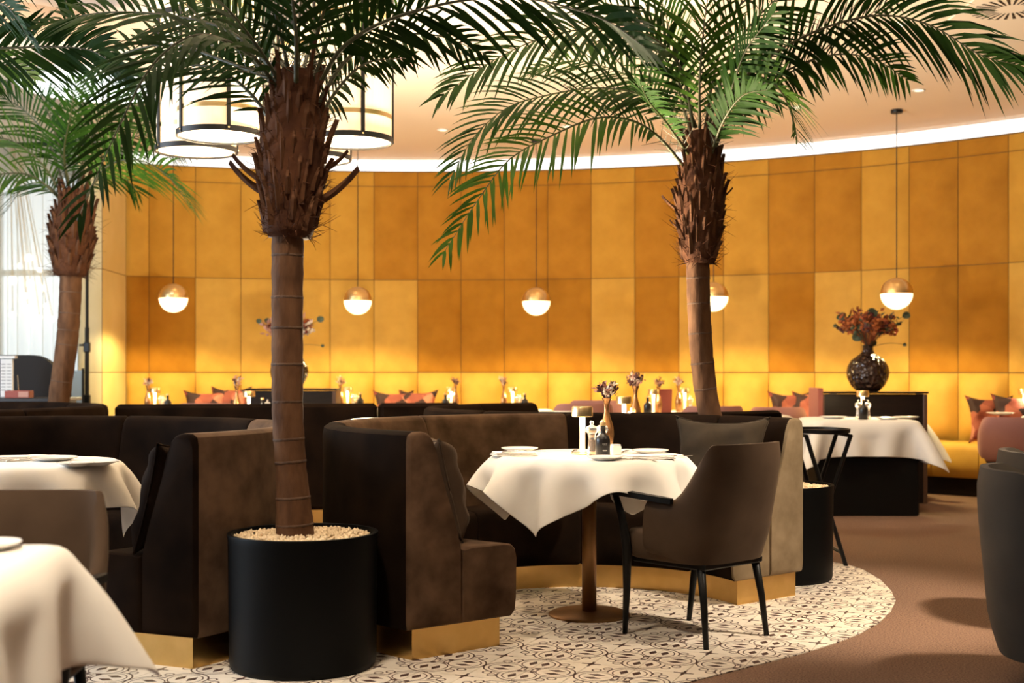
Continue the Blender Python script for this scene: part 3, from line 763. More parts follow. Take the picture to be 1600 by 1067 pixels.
# right mid table with black block base
square_table('rectangular table with solid black base by the dark partition at right', 2.79, 10.36, .42, .36, 0, 'block')
GR = cloth_box(.42, .36, TH+.002, 1.42, 1.28, 41, 37, seed=11, bend=.2)
cloth_obj(GR, 'white linen cloth over the black-based table in front of the dark partition', (2.79,10.36,0), 0)
square_table('table right of the dark partition, mostly hidden by it', 3.40, 11.48, .22, .22)
GS = cloth_box(.22, .22, TH+.002, 1.04, 1.04, 33, 33, seed=13)
cloth_obj(GS, 'white linen cloth hanging out right of the dark partition', (3.40,11.48,0), 0)
square_table('table behind the pink chair at the right picture edge', 4.66, 11.0, .22, .22)
cloth_obj(GS, 'white linen cloth on the table behind the pink chair at right', (4.66,11.0,0), 0)

# ------------------------------------------------------------------ tableware
def place(o, x, y, z, rz=0): o.location = (x, y, z); o.rotation_euler.z = rz; return o
ZT = TH+.008
def table_lamp(label, x, y, z=ZT, en=2.2, grp='small brass table lamps'):
    t = thing('table_lamp', label, 'lamp', (x, y, z), 0, grp)
    MB().lathe([(.052,0),(.052,.006),(.048,.010),(.014,.012)], 28).build('base', LAMPBRASS, t, auto=40)
    MB().lathe([(.013,.010),(.012,.185)], 20).build('stem', LSTEM, t, smooth=True)
    MB().lathe([(.047,.178),(.049,.18),(.049,.222),(.046,.226),(.001,.227)], 32, caps=False).build('shade', LAMPBRASS, t, auto=40)
    MB().lathe([(.045,.182),(.013,.183)], 24, caps=False).build('light_ring', LDISC, t)
    if en:
        l = light('lamp_light', 'POINT', (0, -.032, .172), en, (1,.80,.50), shadow_soft_size=.02); l.parent = t
    return t
def mill(label, x, y, z=ZT, fill=PEPPER, s=1.0, grp='clear acrylic mills'):
    t = thing('spice_mill', label, 'mill', (x, y, z), 0, grp); t.scale = (s, s, s)
    MB().lathe([(.024,0),(.024,.012),(.021,.020),(.017,.045),(.0155,.075),(.018,.092),(.020,.098)], 24).build('body', ACRYL, t, smooth=True)
    MB().lathe([(.010,.018),(.011,.07),(.002,.072)], 14).build('filling', fill, t, smooth=True)
    MB().lathe([(.020,.099),(.026,.106),(.027,.118),(.022,.128),(.010,.133),(.006,.137),(.009,.146),(.006,.153),(.001,.155)], 24).build('grinder_head', ACRYL, t, smooth=True)
    return t
def bottle(label, x, y, z=ZT, rz=0, s=1.0, print_=True, grp='black oil bottles'):
    t = thing('bottle', label, 'bottle', (x, y, z), rz, grp); t.scale = (s, s, s)
    MB().lathe([(.032,0),(.0355,.004),(.0355,.080),(.034,.092),(.027,.106),(.016,.113),(.0125,.118),(.012,.150),(.0135,.151),(.0135,.153)], 32).build('glass', BLACKGL, t, auto=60)
    MB().lathe([(.0135,.1535),(.0145,.156),(.0145,.168),(.013,.170)], 20).build('stopper', CORK, t, auto=40)
    if print_:
        mb = MB(); r = .0358
        def stroke(a0, a1, z0, z1):
            P = [[Vector((r*math.sin(a), -r*math.cos(a), zz)) for a in np.linspace(a0, a1, 3)] for zz in (z0, z1)]; mb.grid(P)
        rr = random.Random(3)
        a = -.10
        for k in range(8):                                 # upper line of small capitals, too small to read
            stroke(a, a+.024, .0655, .0685) if k % 3 else stroke(a, a+.05, .0655, .0685); a += .085
        for k in range(7): stroke(.0+k*.075, .045+k*.075, .0612, .0622)
        a = -.08
        for k in range(9): stroke(a, a+.05, .033, .0385); a += .070
        mb.build('printed_label', INK, t)
    return t
def blob(r, n=7, sq=.8): return [(max(.0004, r*math.sin(a)), -r*sq*math.cos(a)) for a in np.linspace(0, PI, n)]
def bud_mesh(m, r, n=6):
    o = MB().lathe(blob(r, 5), n).build('bud', m, None, smooth=True); me = o.data; bpy.data.objects.remove(o); return me
def leaf_quad(mb, p, d, s, L, W):
    d = Vector(d).normalized(); s = d.cross(Vector(s)).normalized(); up = s.cross(d)
    mb.add([p, p+d*L*.35+s*W*.5+up*W*.12, p+d*L, p+d*L*.35-s*W*.5+up*W*.12, p+d*L*.5], [(0,1,4),(1,2,4),(2,3,4),(3,0,4)])
def bouquet(parent, base, spread, height, n, mats, seed, bud=.010, leaf=.03):
    r = random.Random(seed)
    for k in range(n):
        a = r.uniform(0, 2*PI); q = r.uniform(.1, 1)**.6; tip = Vector((math.cos(a)*spread*q, math.sin(a)*spread*q, height*(.55+.45*r.random())*(1-.25*q*q)))
        b = Vector(base); tip += b; mid = (b+tip)/2+Vector((0,0,height*.12))
        m = mats[k % len(mats)]; mb = MB(); pts = spline([b, mid, tip], 6); mb.tube(pts, [.0016]*6, 5)
        for j in range(6 if leaf else 3):
            p = pts[3]+(pts[5]-pts[3])*(j/5)+Vector((r.uniform(-1,1), r.uniform(-1,1), r.uniform(-1,1)))*bud*1.1
            if j % 2 == 0: mb.lathe(blob(bud*r.uniform(.6,1.15), 5), 7, p)
            else: leaf_quad(mb, p, (r.uniform(-1,1), r.uniform(-1,1), r.uniform(0,1.2)), (r.uniform(-1,1), r.uniform(-1,1), .3), leaf*r.uniform(.7,1.3), leaf*.5)
        mb.build('sprig', m, parent, smooth=False)
def bud_vase(label, x, y, z=ZT, s=1.0, seed=1, m=None, mats=None, grp='flared bud vases with dried flowers', n=12):
    t = thing('bud_vase', label, 'vase', (x, y, z), 0, grp); t.scale = (s, s, s)
    MB().lathe([(.022,0),(.026,.01),(.033,.06),(.036,.10),(.031,.135),(.018,.175),(.0115,.205),(.011,.225),(.016,.250),(.024,.268),(.025,.270),(.0225,.269),(.010,.24)], 28).build('vase', m or AMBERGL, t, smooth=True)
    bouquet(t, (0,0,.235), .055, .125, n, mats or [FLOW1, FLOW1, FLOW2, FLOW3, FLOW1, FLOW2], seed, .0085, .026)
    return t
def plate(label, x, y, z=ZT, r=.085, grp='white china plates'):
    t = MB().lathe([(r*.55,0),(r*.62,.003),(r*.97,.014),(r,.017),(r*.985,.0185),(r*.9,.016),(r*.6,.0065),(.001,.006)], 36).build('plate', CHINA, None, auto=50)
    t.location = (x, y, z); return setp(t, label, 'plate', grp)
def napkin(label, x, y, rz, z=ZT, w=.20, d=.13, grp='folded white napkins'):
    t = thing('napkin', label, 'napkin', (x, y, z), rz, grp)
    for k in range(3):
        P = []; e = .004*k
        mb = MB().box((0,0,.004+.0062*k), (w-e*2,d-e*2,.0056), bev=.0026); mb.build('fold', NAPKIN, t)
    return t
def cutlery(kind, label, x, y, rz, z=ZT, grp='steel cutlery'):
    t = thing(kind, label, kind, (x, y, z), rz, grp)
    MB().tube([(-.10,0,.004),(-.06,0,.005),(0,0,.008),(.02,0,.006)], [.004,.0045,.003,.003], 6).build('handle', STEEL, t, smooth=True)
    if kind == 'knife': MB().box((.062,0,.005), (.085,.016,.002), bev=.0006).build('blade', STEEL, t)
    else:
        MB().box((.032,0,.006), (.03,.020,.002), bev=.0006).build('head', STEEL, t)
        for q in (-.008,-.0027,.0027,.008): MB().box((.068,q,.007), (.045,.0026,.002)).build('tine', STEEL, t)
    return t
# the bottle table
def onB(u, v): d = F*(CAMH-ZT)/(v-HZ); return (u-800)/F*d, d
def dB(u, d): return (u-800)/F*d, d
table_lamp('glowing brass table lamp left of the black bottle', *dB(910, 6.0), en=4.0)
mill('acrylic pepper mill with peppercorns left of the black bottle', *dB(925, 5.93), fill=PEPPER, s=1.05)
mill('acrylic salt mill half hidden behind the black bottle', *dB(941, 6.02), fill=SALT, s=1.05)
bottle('black oil bottle with small white print and gold stopper, centre table', *dB(942, 5.80), rz=.0, s=.86*1.1)
bud_vase('copper bud vase of dried flowers behind the black bottle', *dB(948, 6.10), s=.98, seed=4, n=34)
sb = thing('sugar_bowl', 'small square white china pot right of the black bottle', 'pot', (*dB(962, 5.98), ZT), .2)
MB().box((0,0,.022), (.045,.045,.044), bev=.004).build('bowl', CHINA, sb); MB().box((0,0,.047), (.040,.040,.006), bev=.002).build('lid', CHINA, sb)
plate('white china plate on the napkin at the back left of the bottle table', *dB(812, 6.06), r=.088, z=ZT+.012)
plate('white china plate at the back right of the bottle table', *dB(1016, 6.10), r=.088)
plate('white china plate in front of the black bottle', *dB(945, 5.63), r=.080)
napkin('folded white napkin at the left edge of the bottle table', *dB(803, 5.93), .25)
napkin('folded white napkin at the right front of the bottle table', *dB(1012, 5.72), .35, w=.22)
cutlery('knife', 'steel knife on the napkin left of the lamp', *dB(818, 5.86), .15, ZT+.02)
cutlery('fork', 'steel fork beside the plate in front of the black bottle', *dB(982, 5.64), -.5)
cutlery('knife', 'steel knife beside the plate in front of the black bottle', *dB(992, 5.66), -.45)
cutlery('fork', 'steel fork left of the back right plate', *dB(976, 6.15), 1.3)
cutlery('fork', 'steel fork left of the table lamp base', *dB(897, 6.20), 1.4)
cutlery('knife', 'steel knife near the right edge of the bottle table', *dB(1052, 5.82), .5)
# leftmost booth table
plate('white china plate at the back of the leftmost booth table', (85-800)/F*5.6, 5.6, r=.10)
plate('white china plate at the right of the leftmost booth table', (148-800)/F*5.35, 5.35, r=.10)
plate('white china side plate between the two on the leftmost booth table', (118-800)/F*5.28, 5.28, r=.075)
napkin('folded white napkin on the leftmost booth table', (10-800)/F*5.62, 5.62, .3)
cutlery('fork', 'steel fork on the leftmost booth table', (36-800)/F*5.6, 5.6, 1.2)
plate('white china plate on the foreground table at the left picture edge', (-18-800)/F*2.84, 2.84, r=.07)
# ------------------------------------------------------------------ palms
def sheath_mesh(L, W, curve):
    mb = MB(); P = []
    for i in range(6):
        s = i/5; wd = W*(1-.72*s)*(1 if i else .9); z = L*s; o = .010+curve*s*s
        P.append([Vector((-wd, o-.012*(1-s), z)), Vector((0, o+.010*(1-s), z)), Vector((wd, o-.012*(1-s), z)), Vector((0, o-.018, z)), Vector((-wd, o-.012*(1-s), z))])
    mb.grid(P); n = 25; mb.f += [(20,21,22,23)]
    o = mb.build('leaf_base', SHEATH, None, auto=60); me = o.data; bpy.data.objects.remove(o); return me
SHM = [sheath_mesh(.15,.021,.014), sheath_mesh(.12,.017,.022), sheath_mesh(.18,.016,.016)]
SPUR = sheath_mesh(.17,.013,.045)
def frond(parent, pts, org, Lmax=.36, n=None, roll=60, seed=1, m=None, droop=.25, t0=.16, width=.0105, beta=(62, 26), vee=.28, rad=.010, spines=True):
    r = random.Random(seed); P = spline([Vector(p)-org for p in pts], 90); N = len(P)
    if n is None: n = int(sum((P[i+1]-P[i]).length for i in range(N-1))*(1-t0)/.036)
    mb = MB(); rp = P[::3]+([P[-1]] if (N-1) % 3 else [])
    mb.tube(rp, [rad*(1-.88*i/(len(rp)-1)) for i in range(len(rp))], 6)
    fo = mb.build('frond', RACHIS, parent, smooth=True)
    V = []; Fc = []; ro = math.radians(roll)
    for sd in (1, -1):
        for k in range(n):
            t = t0+(1-t0)*(k+r.uniform(-.25,.25)+.5)/n; t = min(.998, t); x = t*(N-1); i = min(int(x), N-2); p = P[i].lerp(P[i+1], x-i)
            T = (P[min(i+3, N-1)]-P[max(i-3, 0)]).normalized()
            S = T.cross(Vector((0,0,1)));  S = S.normalized() if S.length > .05 else Vector((1,0,0))
            Nn = S.cross(T).normalized(); S2 = S*math.cos(ro)+Nn*math.sin(ro); N2 = Nn*math.cos(ro)-S*math.sin(ro)
            e = (t-t0)/(1-t0); b = math.radians(beta[0]+(beta[1]-beta[0])*e+r.uniform(-6,6))
            L = Lmax*(.45+.75*math.sin(PI*min(1, .18+.80*e))**.8)*(1-.35*e**3)*r.uniform(.88,1.1)/1.15
            if e < .08: L *= .55
            d = (T*math.cos(b)+S2*sd*math.sin(b)+N2*(vee+r.uniform(-.12,.12))).normalized()
            wv = d.cross(N2+S2*.3*r.uniform(-1,1)).normalized(); W = width*r.uniform(.85,1.15)*(1-.25*e); q = len(V); dr = droop*r.uniform(.6,1.3)
            for s_, w_ in ((0,.35),(.22,.95),(.5,1.0),(.78,.62)):
                c = p+d*L*s_-Vector((0,0,1))*dr*L*s_*s_; V += [c-wv*W*w_, c+wv*W*w_]
            V.append(p+d*L-Vector((0,0,1))*dr*L)
            Fc += [(q,q+1,q+3,q+2),(q+2,q+3,q+5,q+4),(q+4,q+5,q+7,q+6),(q+6,q+7,q+8)]
    o = mk('leaflets', V, Fc, m or LEAF, fo, False)
    if spines:
        mb = MB()
        for k in range(10):
            t = .05+.11*k/10; i = int(t*(N-1)); T = (P[i+1]-P[i]).normalized(); a = r.uniform(0, 6.3)
            S = T.cross(Vector((.3,1,.2))).normalized(); U = S.cross(T); dd = (T*.8+S*math.cos(a)+U*math.sin(a)).normalized()
            mb.tube([P[i], P[i]+dd*r.uniform(.06,.15)], [.0025,.0006], 4)
        mb.build('spine', RACHIS, fo)
    return fo
def potted_palm(label, pot, trunk, trad, core, fronds, pot_r=.307, pot_h=.52, seed=1, nb=64, spurs=()):
    """pot: floor position; trunk: world points from soil to crown foot; core: (foot, top, radius) of the fibrous crown"""
    r = random.Random(seed); org = Vector((pot[0], pot[1], 0)); t = thing('potted_palm', label, 'palm', org, 0, 'potted palms')
    R = pot_r
    MB().lathe([(R*.93,0),(R*.97,.012),(R*.985,.03),(R,pot_h-.03),(R*1.012,pot_h-.004),(R*1.008,pot_h),(R*.955,pot_h),(R*.945,pot_h-.01),(R*.94,pot_h-.05)], 64).build('planter', POT, t, auto=45)
    MB().lathe([(R*.94,pot_h-.035),(R*.5,pot_h-.022),(.001,pot_h-.018)], 40).build('soil', PEBBLE, t, smooth=True)
    mb = MB()
    ico = [Vector(v) for v in ((1,0,0),(-1,0,0),(0,1,0),(0,-1,0),(0,0,1),(0,0,-1))]; icf = [(0,2,4),(2,1,4),(1,3,4),(3,0,4),(2,0,5),(1,2,5),(3,1,5),(0,3,5)]
    for k in range(1300):
        a = r.uniform(0, 2*PI); q = R*.93*math.sqrt(r.random()); s = r.uniform(.006,.011); rz = r.uniform(0, 3)
        c = Vector((q*math.cos(a), q*math.sin(a), pot_h-.022+.008*(1-(q/R)**2)+r.uniform(0,.006))); M_ = Matrix.Rotation(rz, 3, 'Z') @ Matrix.Rotation(r.uniform(0,3), 3, 'X')
        mb.add([c+M_@(v*s*r.uniform(.75,1.2)) for v in ico], icf)
    setp(mb.build('pebbles', PEBBLE, t, smooth=True), kind='stuff')
    TP_ = spline([Vector(p)-org for p in trunk], 44); rad = []
    for i in range(44):
        s = i/43; k = trad*(1.28-.30*min(1, s*4)) if s < .25 else trad*(.98+.04*s)
        rad.append(k*(1+.018*math.sin(i*2.1)+.015*r.uniform(-1,1)))
    mb = MB().tube(TP_, rad, 24); tr = mb.build('trunk', BARK, t, smooth=True)
    for j in range(9):
        i = int(3+j*4.5+r.uniform(-1,1)); i = min(41, max(1, i)); T = (TP_[i+1]-TP_[i-1]).normalized()
        MB().tube([TP_[i]-T*.007, TP_[i]-T*.003, TP_[i]+T*.003, TP_[i]+T*.007], [rad[i]*.98, rad[i]*1.022, rad[i]*1.022, rad[i]*.98], 24).build('leaf_scar', BARK2, tr, smooth=True)
    foot, top, cr = Vector(core[0])-org, Vector(core[1])-org, core[2]; ax = (top-foot); H = ax.length; ad = ax/H
    prof = [(0,.66),(.06,.78),(.12,.80),(.2,.82),(.35,.96),(.5,1.0),(.65,.92),(.8,.74),(.92,.58),(1.0,.5)]
    cr_mb = MB().tube([foot+ax*s for s, _ in prof], [cr*k*.9 for _, k in prof], 20); cm = cr_mb.build('crown_core', FIBRE, t, smooth=True)
    def rr(s): return cr*np.interp(s, [p[0] for p in prof], [p[1] for p in prof])
    X = ad.cross(Vector((0,1,0))).normalized(); Y = ad.cross(X)
    for k in range(nb):
        s = .10+.88*k/nb; a = k*2.399963; d = (X*math.cos(a)+Y*math.sin(a)); p = foot+ax*(s-.07)+d*rr(s)*.80
        tilt = math.radians(2+9*(1-s)+r.uniform(-4,7)); up = (ad*math.cos(tilt)+d*math.sin(tilt)).normalized(); xa = up.cross(d).normalized(); ya = up.cross(xa)*-1
        if ya.dot(d) < 0: ya = -ya; xa = -xa
        M_ = Matrix((xa, ya, up)).transposed().to_4x4(); M_.translation = p; sc = cr/.125*r.uniform(.7,1.0)
        o = bpy.data.objects.new('leaf_base', SHM[k % 3]); link(o, cm); o.matrix_local = M_ @ Matrix.Diagonal((sc, sc, sc*r.uniform(.8,1.1), 1))
    for (a0, s, sc) in spurs:
        a = math.radians(a0); d = Vector((math.cos(a), math.sin(a), 0)); p = foot+ax*s+d*rr(s)*.85
        up = (ad*.45+d*.9).normalized(); xa = up.cross(ad).normalized(); ya = xa.cross(up)
        if ya.z < 0: ya = -ya; xa = -xa
        M_ = Matrix((xa, ya, up)).transposed().to_4x4(); M_.translation = p
        o = bpy.data.objects.new('leaf_base', SPUR); link(o, cm); o.matrix_local = M_ @ Matrix.Diagonal((sc, sc, sc, 1))
    mb = MB()
    for k in range(420):
        s = r.uniform(0, 1)**1.6; a = r.uniform(0, 2*PI); d = X*math.cos(a)+Y*math.sin(a); p = foot+ax*s*.9+d*rr(s*.9)*.86
        e = p+(d*r.uniform(.2,1)+ad*r.uniform(-.5,1.0)+Vector((r.uniform(-.4,.4), r.uniform(-.4,.4), 0)))*r.uniform(.03,.085)*cr/.11
        mb.tube([p, (p+e)/2+d*.006, e], [.0016,.0013,.0005], 3)
    setp(mb.build('fibre_hair', FIBRE, t), kind='stuff')
    for k, f in enumerate(fronds): frond(t, f[0], org, seed=seed*50+k, **(f[1] if len(f) > 1 else {}))
    return t
def pxs(L, d0, d1):
    n = len(L); return [at(u, v, d0+(d1-d0)*(i/(n-1))**1.2) for i, (u, v) in enumerate(L)]
def around(c, d, az, el, L, droop):
    """a frond that leaves the crown at azimuth az, elevation el and bends down"""
    c = Vector(c); a = math.radians(az); e = math.radians(el); out = Vector((math.cos(a), math.sin(a), 0)); pts = []
    for i in range(7):
        s = i/6; pts.append(c+out*(L*s*math.cos(e))+Vector((0,0,1))*(L*s*math.sin(e)-droop*L*s*s))
    return pts
# palm 1, foremost
D1 = 4.97; c1p = at(463,160,D1)
P1F = [
 (pxs([(440,150),(390,85),(310,55),(240,100),(185,200),(120,345)], D1, 4.45), dict(Lmax=.30, roll=35, droop=.35)),
 (pxs([(440,120),(360,50),(270,25),(160,20),(60,40)], D1, 5.5), dict(Lmax=.30, roll=50)),
 (pxs([(440,130),(350,95),(270,70),(190,85),(140,120)], D1, 5.7), dict(Lmax=.26, roll=60)),
 (pxs([(490,150),(540,70),(640,20),(790,-5),(930,25),(1010,75)], D1, 4.4), dict(Lmax=.30, roll=48, droop=.3, width=.013)),
 (pxs([(492,170),(540,95),(600,60),(680,55),(760,85)], D1, 5.5), dict(Lmax=.24, roll=55)),
 (pxs([(487,140),(520,50),(590,-20),(700,-60)], D1, 5.2), dict(Lmax=.30, roll=60)),
 (pxs([(466,130),(468,30),(480,-90)], D1, 5.1), dict(Lmax=.28, roll=10, t0=.3)),
 (pxs([(455,130),(430,20),(390,-90)], D1, 4.8), dict(Lmax=.30, roll=45)),
 (pxs([(478,130),(505,20),(545,-90)], D1, 4.9), dict(Lmax=.30, roll=45)),
 (pxs([(463,128),(462,50),(452,-30),(430,-130)], D1-.1, 4.3), dict(Lmax=.28, roll=5)),
 (pxs([(450,150),(400,70),(340,0),(250,-60)], D1, 4.7), dict(Lmax=.30, roll=60)),
 (pxs([(445,165),(400,100),(340,70),(280,100)], D1, 5.6), dict(Lmax=.24, roll=60)),
 (pxs([(447,230),(395,150),(330,105),(250,110),(200,150)], D1+.05, 5.45), dict(Lmax=.28, roll=50)),
 (pxs([(488,215),(520,150),(570,100),(640,90)], D1+.05, 5.3), dict(Lmax=.20, roll=60, n=22)),
 (pxs([(470,120),(500,40),(560,10),(640,-10)], D1+.1, 6.0), dict(Lmax=.28, roll=60)),
 (pxs([(450,120),(410,40),(350,20),(280,-10)], D1+.1, 6.0), dict(Lmax=.28, roll=60)),
]
T1 = [at(462,832,D1), at(457,760,D1), at(450,660,D1), at(449,560,D1), at(449,460,D1), at(450,345,D1)]
potted_palm('tall potted palm in a black planter between the two front booths', (-.81, D1), [Vector((-.84,D1,.47))]+T1[1:], .0605, (at(452,372,D1), at(464,110,D1), .138), P1F, pot_r=.287, seed=3, nb=78, spurs=[(5,.20,1.25),(175,.26,1.1),(185,.33,.9),(20,.40,.8)])
# palm 2, right of centre
D2 = 7.02
P2F = [
 (pxs([(1070,262),(1030,215),(985,188),(930,185),(860,213),(795,250),(745,315),(690,400)], D2, 6.35), dict(Lmax=.34, roll=50, m=LEAF2, droop=.3)),
 (pxs([(1076,232),(1045,180),(1000,148),(930,138),(850,150),(790,170),(740,215),(703,280)], D2, 6.9), dict(Lmax=.36, roll=52, droop=.3)),
 (pxs([(1084,200),(1065,110),(1020,60),(950,45),(860,55),(770,95),(690,150)], D2, 6.6), dict(Lmax=.42, roll=52, droop=.35, width=.013)),
 (pxs([(1094,220),(1093,140),(1098,60),(1112,-50)], D2, 6.7), dict(Lmax=.40, roll=8, m=LEAF2)),
 (pxs([(1088,200),(1050,110),(990,40),(900,-20),(800,-50)], D2, 7.0), dict(Lmax=.42, roll=55)),
 (pxs([(1112,240),(1150,170),(1195,130),(1222,145),(1240,190),(1246,222)], D2, 6.3), dict(Lmax=.28, roll=45, m=LEAF2, droop=.3)),
 (pxs([(1110,220),(1160,125),(1250,60),(1360,25),(1450,38),(1530,85),(1592,102)], D2, 6.5), dict(Lmax=.42, roll=45, droop=.4, width=.013)),
 (pxs([(1112,230),(1170,150),(1240,105),(1310,85),(1370,95),(1418,125)], D2, 7.3), dict(Lmax=.34, roll=50, droop=.3)),
 (pxs([(1104,210),(1140,90),(1200,10),(1290,-60)], D2, 6.8), dict(Lmax=.40, roll=55)),
 (pxs([(1100,210),(1120,100),(1160,0),(1220,-90)], D2, 7.2), dict(Lmax=.40, roll=45)),
 (pxs([(1114,235),(1140,150),(1165,80),(1210,20)], D2, 6.2), dict(Lmax=.30, roll=60)),
 (pxs([(1082,215),(1060,140),(1050,60),(1020,-40)], D2, 7.4), dict(Lmax=.38, roll=50)),
 (pxs([(1100,215),(1150,150),(1260,100),(1330,40),(1420,-10)], D2+.1, 7.8), dict(Lmax=.38, roll=55)),
 (pxs([(1085,225),(1040,165),(985,120),(900,95),(830,110)], D2+.1, 8.0), dict(Lmax=.34, roll=55)),
]
P2F += [(pxs([(1075,240),(1040,190),(1015,160),(1000,130)], D2-.05, 6.3), dict(Lmax=.24, roll=30, n=26)),
        (pxs([(1110,245),(1130,190),(1160,150),(1200,140)], D2-.05, 6.3), dict(Lmax=.24, roll=40, n=26))]
T2 = [Vector((1.27,D2,.47)), at(1137,720,D2), at(1109,645,D2), at(1097,560,D2), at(1092,480,D2), at(1090,395,D2)]
potted_palm('potted palm with curved trunk rising behind the central booth', (1.47, D2+.02), T2, .063, (at(1093,412,D2), at(1097,205,D2), .138), P2F, pot_r=.29, seed=5, nb=78, spurs=[(170,.40,.75),(180,.25,.5),(10,.5,.5)])
# palm 3, far left
D3 = 10.1
P3F = [
 (pxs([(128,320),(165,262),(215,250),(262,275),(298,325)], D3, 9.2), dict(Lmax=.46, roll=45, m=LEAF2, droop=.3)),
 (pxs([(100,310),(60,250),(0,215),(-80,230)], D3, 9.6), dict(Lmax=.46, roll=50, m=LEAF2)),
 (pxs([(108,300),(90,220),(60,140),(20,70)], D3, 9.6), dict(Lmax=.46, roll=40)),
 (pxs([(118,300),(140,220),(185,170),(240,165)], D3, 9.9), dict(Lmax=.44, roll=50)),
 (pxs([(98,315),(50,275),(-10,275),(-60,310)], D3, 9.5), dict(Lmax=.40, roll=50, m=LEAF2)),
 (pxs([(114,300),(118,220),(130,140),(160,70)], D3, 10.4), dict(Lmax=.46, roll=30)),
 (pxs([(104,300),(70,210),(20,160),(-60,130)], D3, 10.3), dict(Lmax=.46, roll=55)),
 (pxs([(122,310),(165,240),(230,210),(300,230)], D3, 10.5), dict(Lmax=.44, roll=55)),
 (pxs([(110,300),(100,240),(110,180),(120,120)], D3, 9.0), dict(Lmax=.40, roll=10)),
 (pxs([(126,315),(155,280),(190,275),(215,300)], D3, 10.3), dict(Lmax=.34, roll=45)),
 (pxs([(100,318),(75,290),(40,290),(10,330)], D3, 10.4), dict(Lmax=.32, roll=45)),
 (pxs([(118,305),(150,200),(170,130),(215,80)], D3, 9.7), dict(Lmax=.44, roll=40)),
]
T3 = [Vector((-3.70,D3,.47)), at(78,720,D3), at(92,625,D3), at(104,540,D3), at(109,480,D3), at(111,425,D3)]
potted_palm('slim potted palm at far left in front of the sheer curtain', (-3.66, D3), T3, .083, (at(110,432,D3), at(116,295,D3), .178), P3F, seed=8, nb=60)
# palm 4, standing just outside the left edge; its fronds reach into the picture
P4c = Vector((-3.75, 5.8, 2.25))
P4F = [(pxs([(-490,130),(-300,60),(-150,60),(-20,75),(80,73),(150,82),(200,128)], 5.9, 5.6), dict(Lmax=.30, roll=55, width=.013)),
       (pxs([(-490,110),(-300,-20),(-160,-40),(-60,-20),(10,10),(45,60)], 5.9, 5.4), dict(Lmax=.26, roll=50)),
       (pxs([(-490,140),(-300,80),(-160,80),(-60,90),(20,105),(55,125)], 5.9, 6.4), dict(Lmax=.24, roll=50)),
       (pxs([(-490,100),(-330,-60),(-180,-80),(-60,-70),(60,-40),(110,10)], 5.9, 6.1), dict(Lmax=.28, roll=50))]
P4F += [(around(P4c, 0, az, el, 1.5, .55), dict(roll=20)) for az, el in ((200,45),(160,50),(240,45),(120,55),(280,50),(180,75))]
potted_palm('potted palm mostly outside the left picture edge, fronds reaching in', (-3.75, 5.8), [Vector((-3.75,5.8,.47)), Vector((-3.73,5.8,1.0)), Vector((-3.77,5.8,1.6)), Vector((-3.75,5.8,1.8))], .062, (Vector((-3.75,5.8,1.75)), Vector((-3.75,5.8,2.35)), .13), P4F, seed=12, nb=40)

# ------------------------------------------------------------------ pendants
def pendant(label, u, v, energy=100):
    # on a circle in front of the wall
    k = (u-800)/F; a = k*k+1; b = -2*(k*AC.x+AC.y); c = AC.x**2+AC.y**2-6.95**2; d = (-b+math.sqrt(b*b-4*a*c))/(2*a)
    p = at(u, v, d); z = p.z; r = .143
    t = thing('pendant_lamp', label, 'pendant lamp', (p.x, p.y, z), 0, 'brass and opal globe pendants')
    MB().lathe([(.05,CEILH-z-.03),(.052,CEILH-z-.026),(.052,CEILH-z)], 20).build('canopy', BLACKMET, t, auto=40)
    MB().tube([(0,0,r),(0,0,CEILH-z-.02)], .0045, 6).build('cord', BLACKMET, t)
    MB().lathe([(r*math.cos(q), r*math.sin(q)) for q in np.linspace(0, PI/2*.99, 10)], 36, caps=False).build('dome', LAMPBRASS, t, smooth=True)
    MB().lathe([(r*.985*math.cos(q), r*.985*math.sin(q)) for q in np.linspace(-PI/2*.995, 0, 10)], 36, caps=True).build('globe', GLOBE, t, smooth=True)
    l = light('pendant_bulb', 'SPOT', (0,0,-r-.01), energy, (1,.80,.38), spot_size=math.radians(158), spot_blend=.30, shadow_soft_size=.09); l.parent = t
    return t
for nm, u, v in (('leftmost globe pendant, brass over opal glass, near the slim palm', 271, 466), ('globe pendant just right of the foremost palm trunk', 559, 470), ('globe pendant in the middle of the amber wall', 838, 471),
              ('globe pendant half hidden behind the curved palm trunk', 1115, 464), ('rightmost globe pendant, above the bronze vase', 1401, 459)): pendant(nm, u, v)

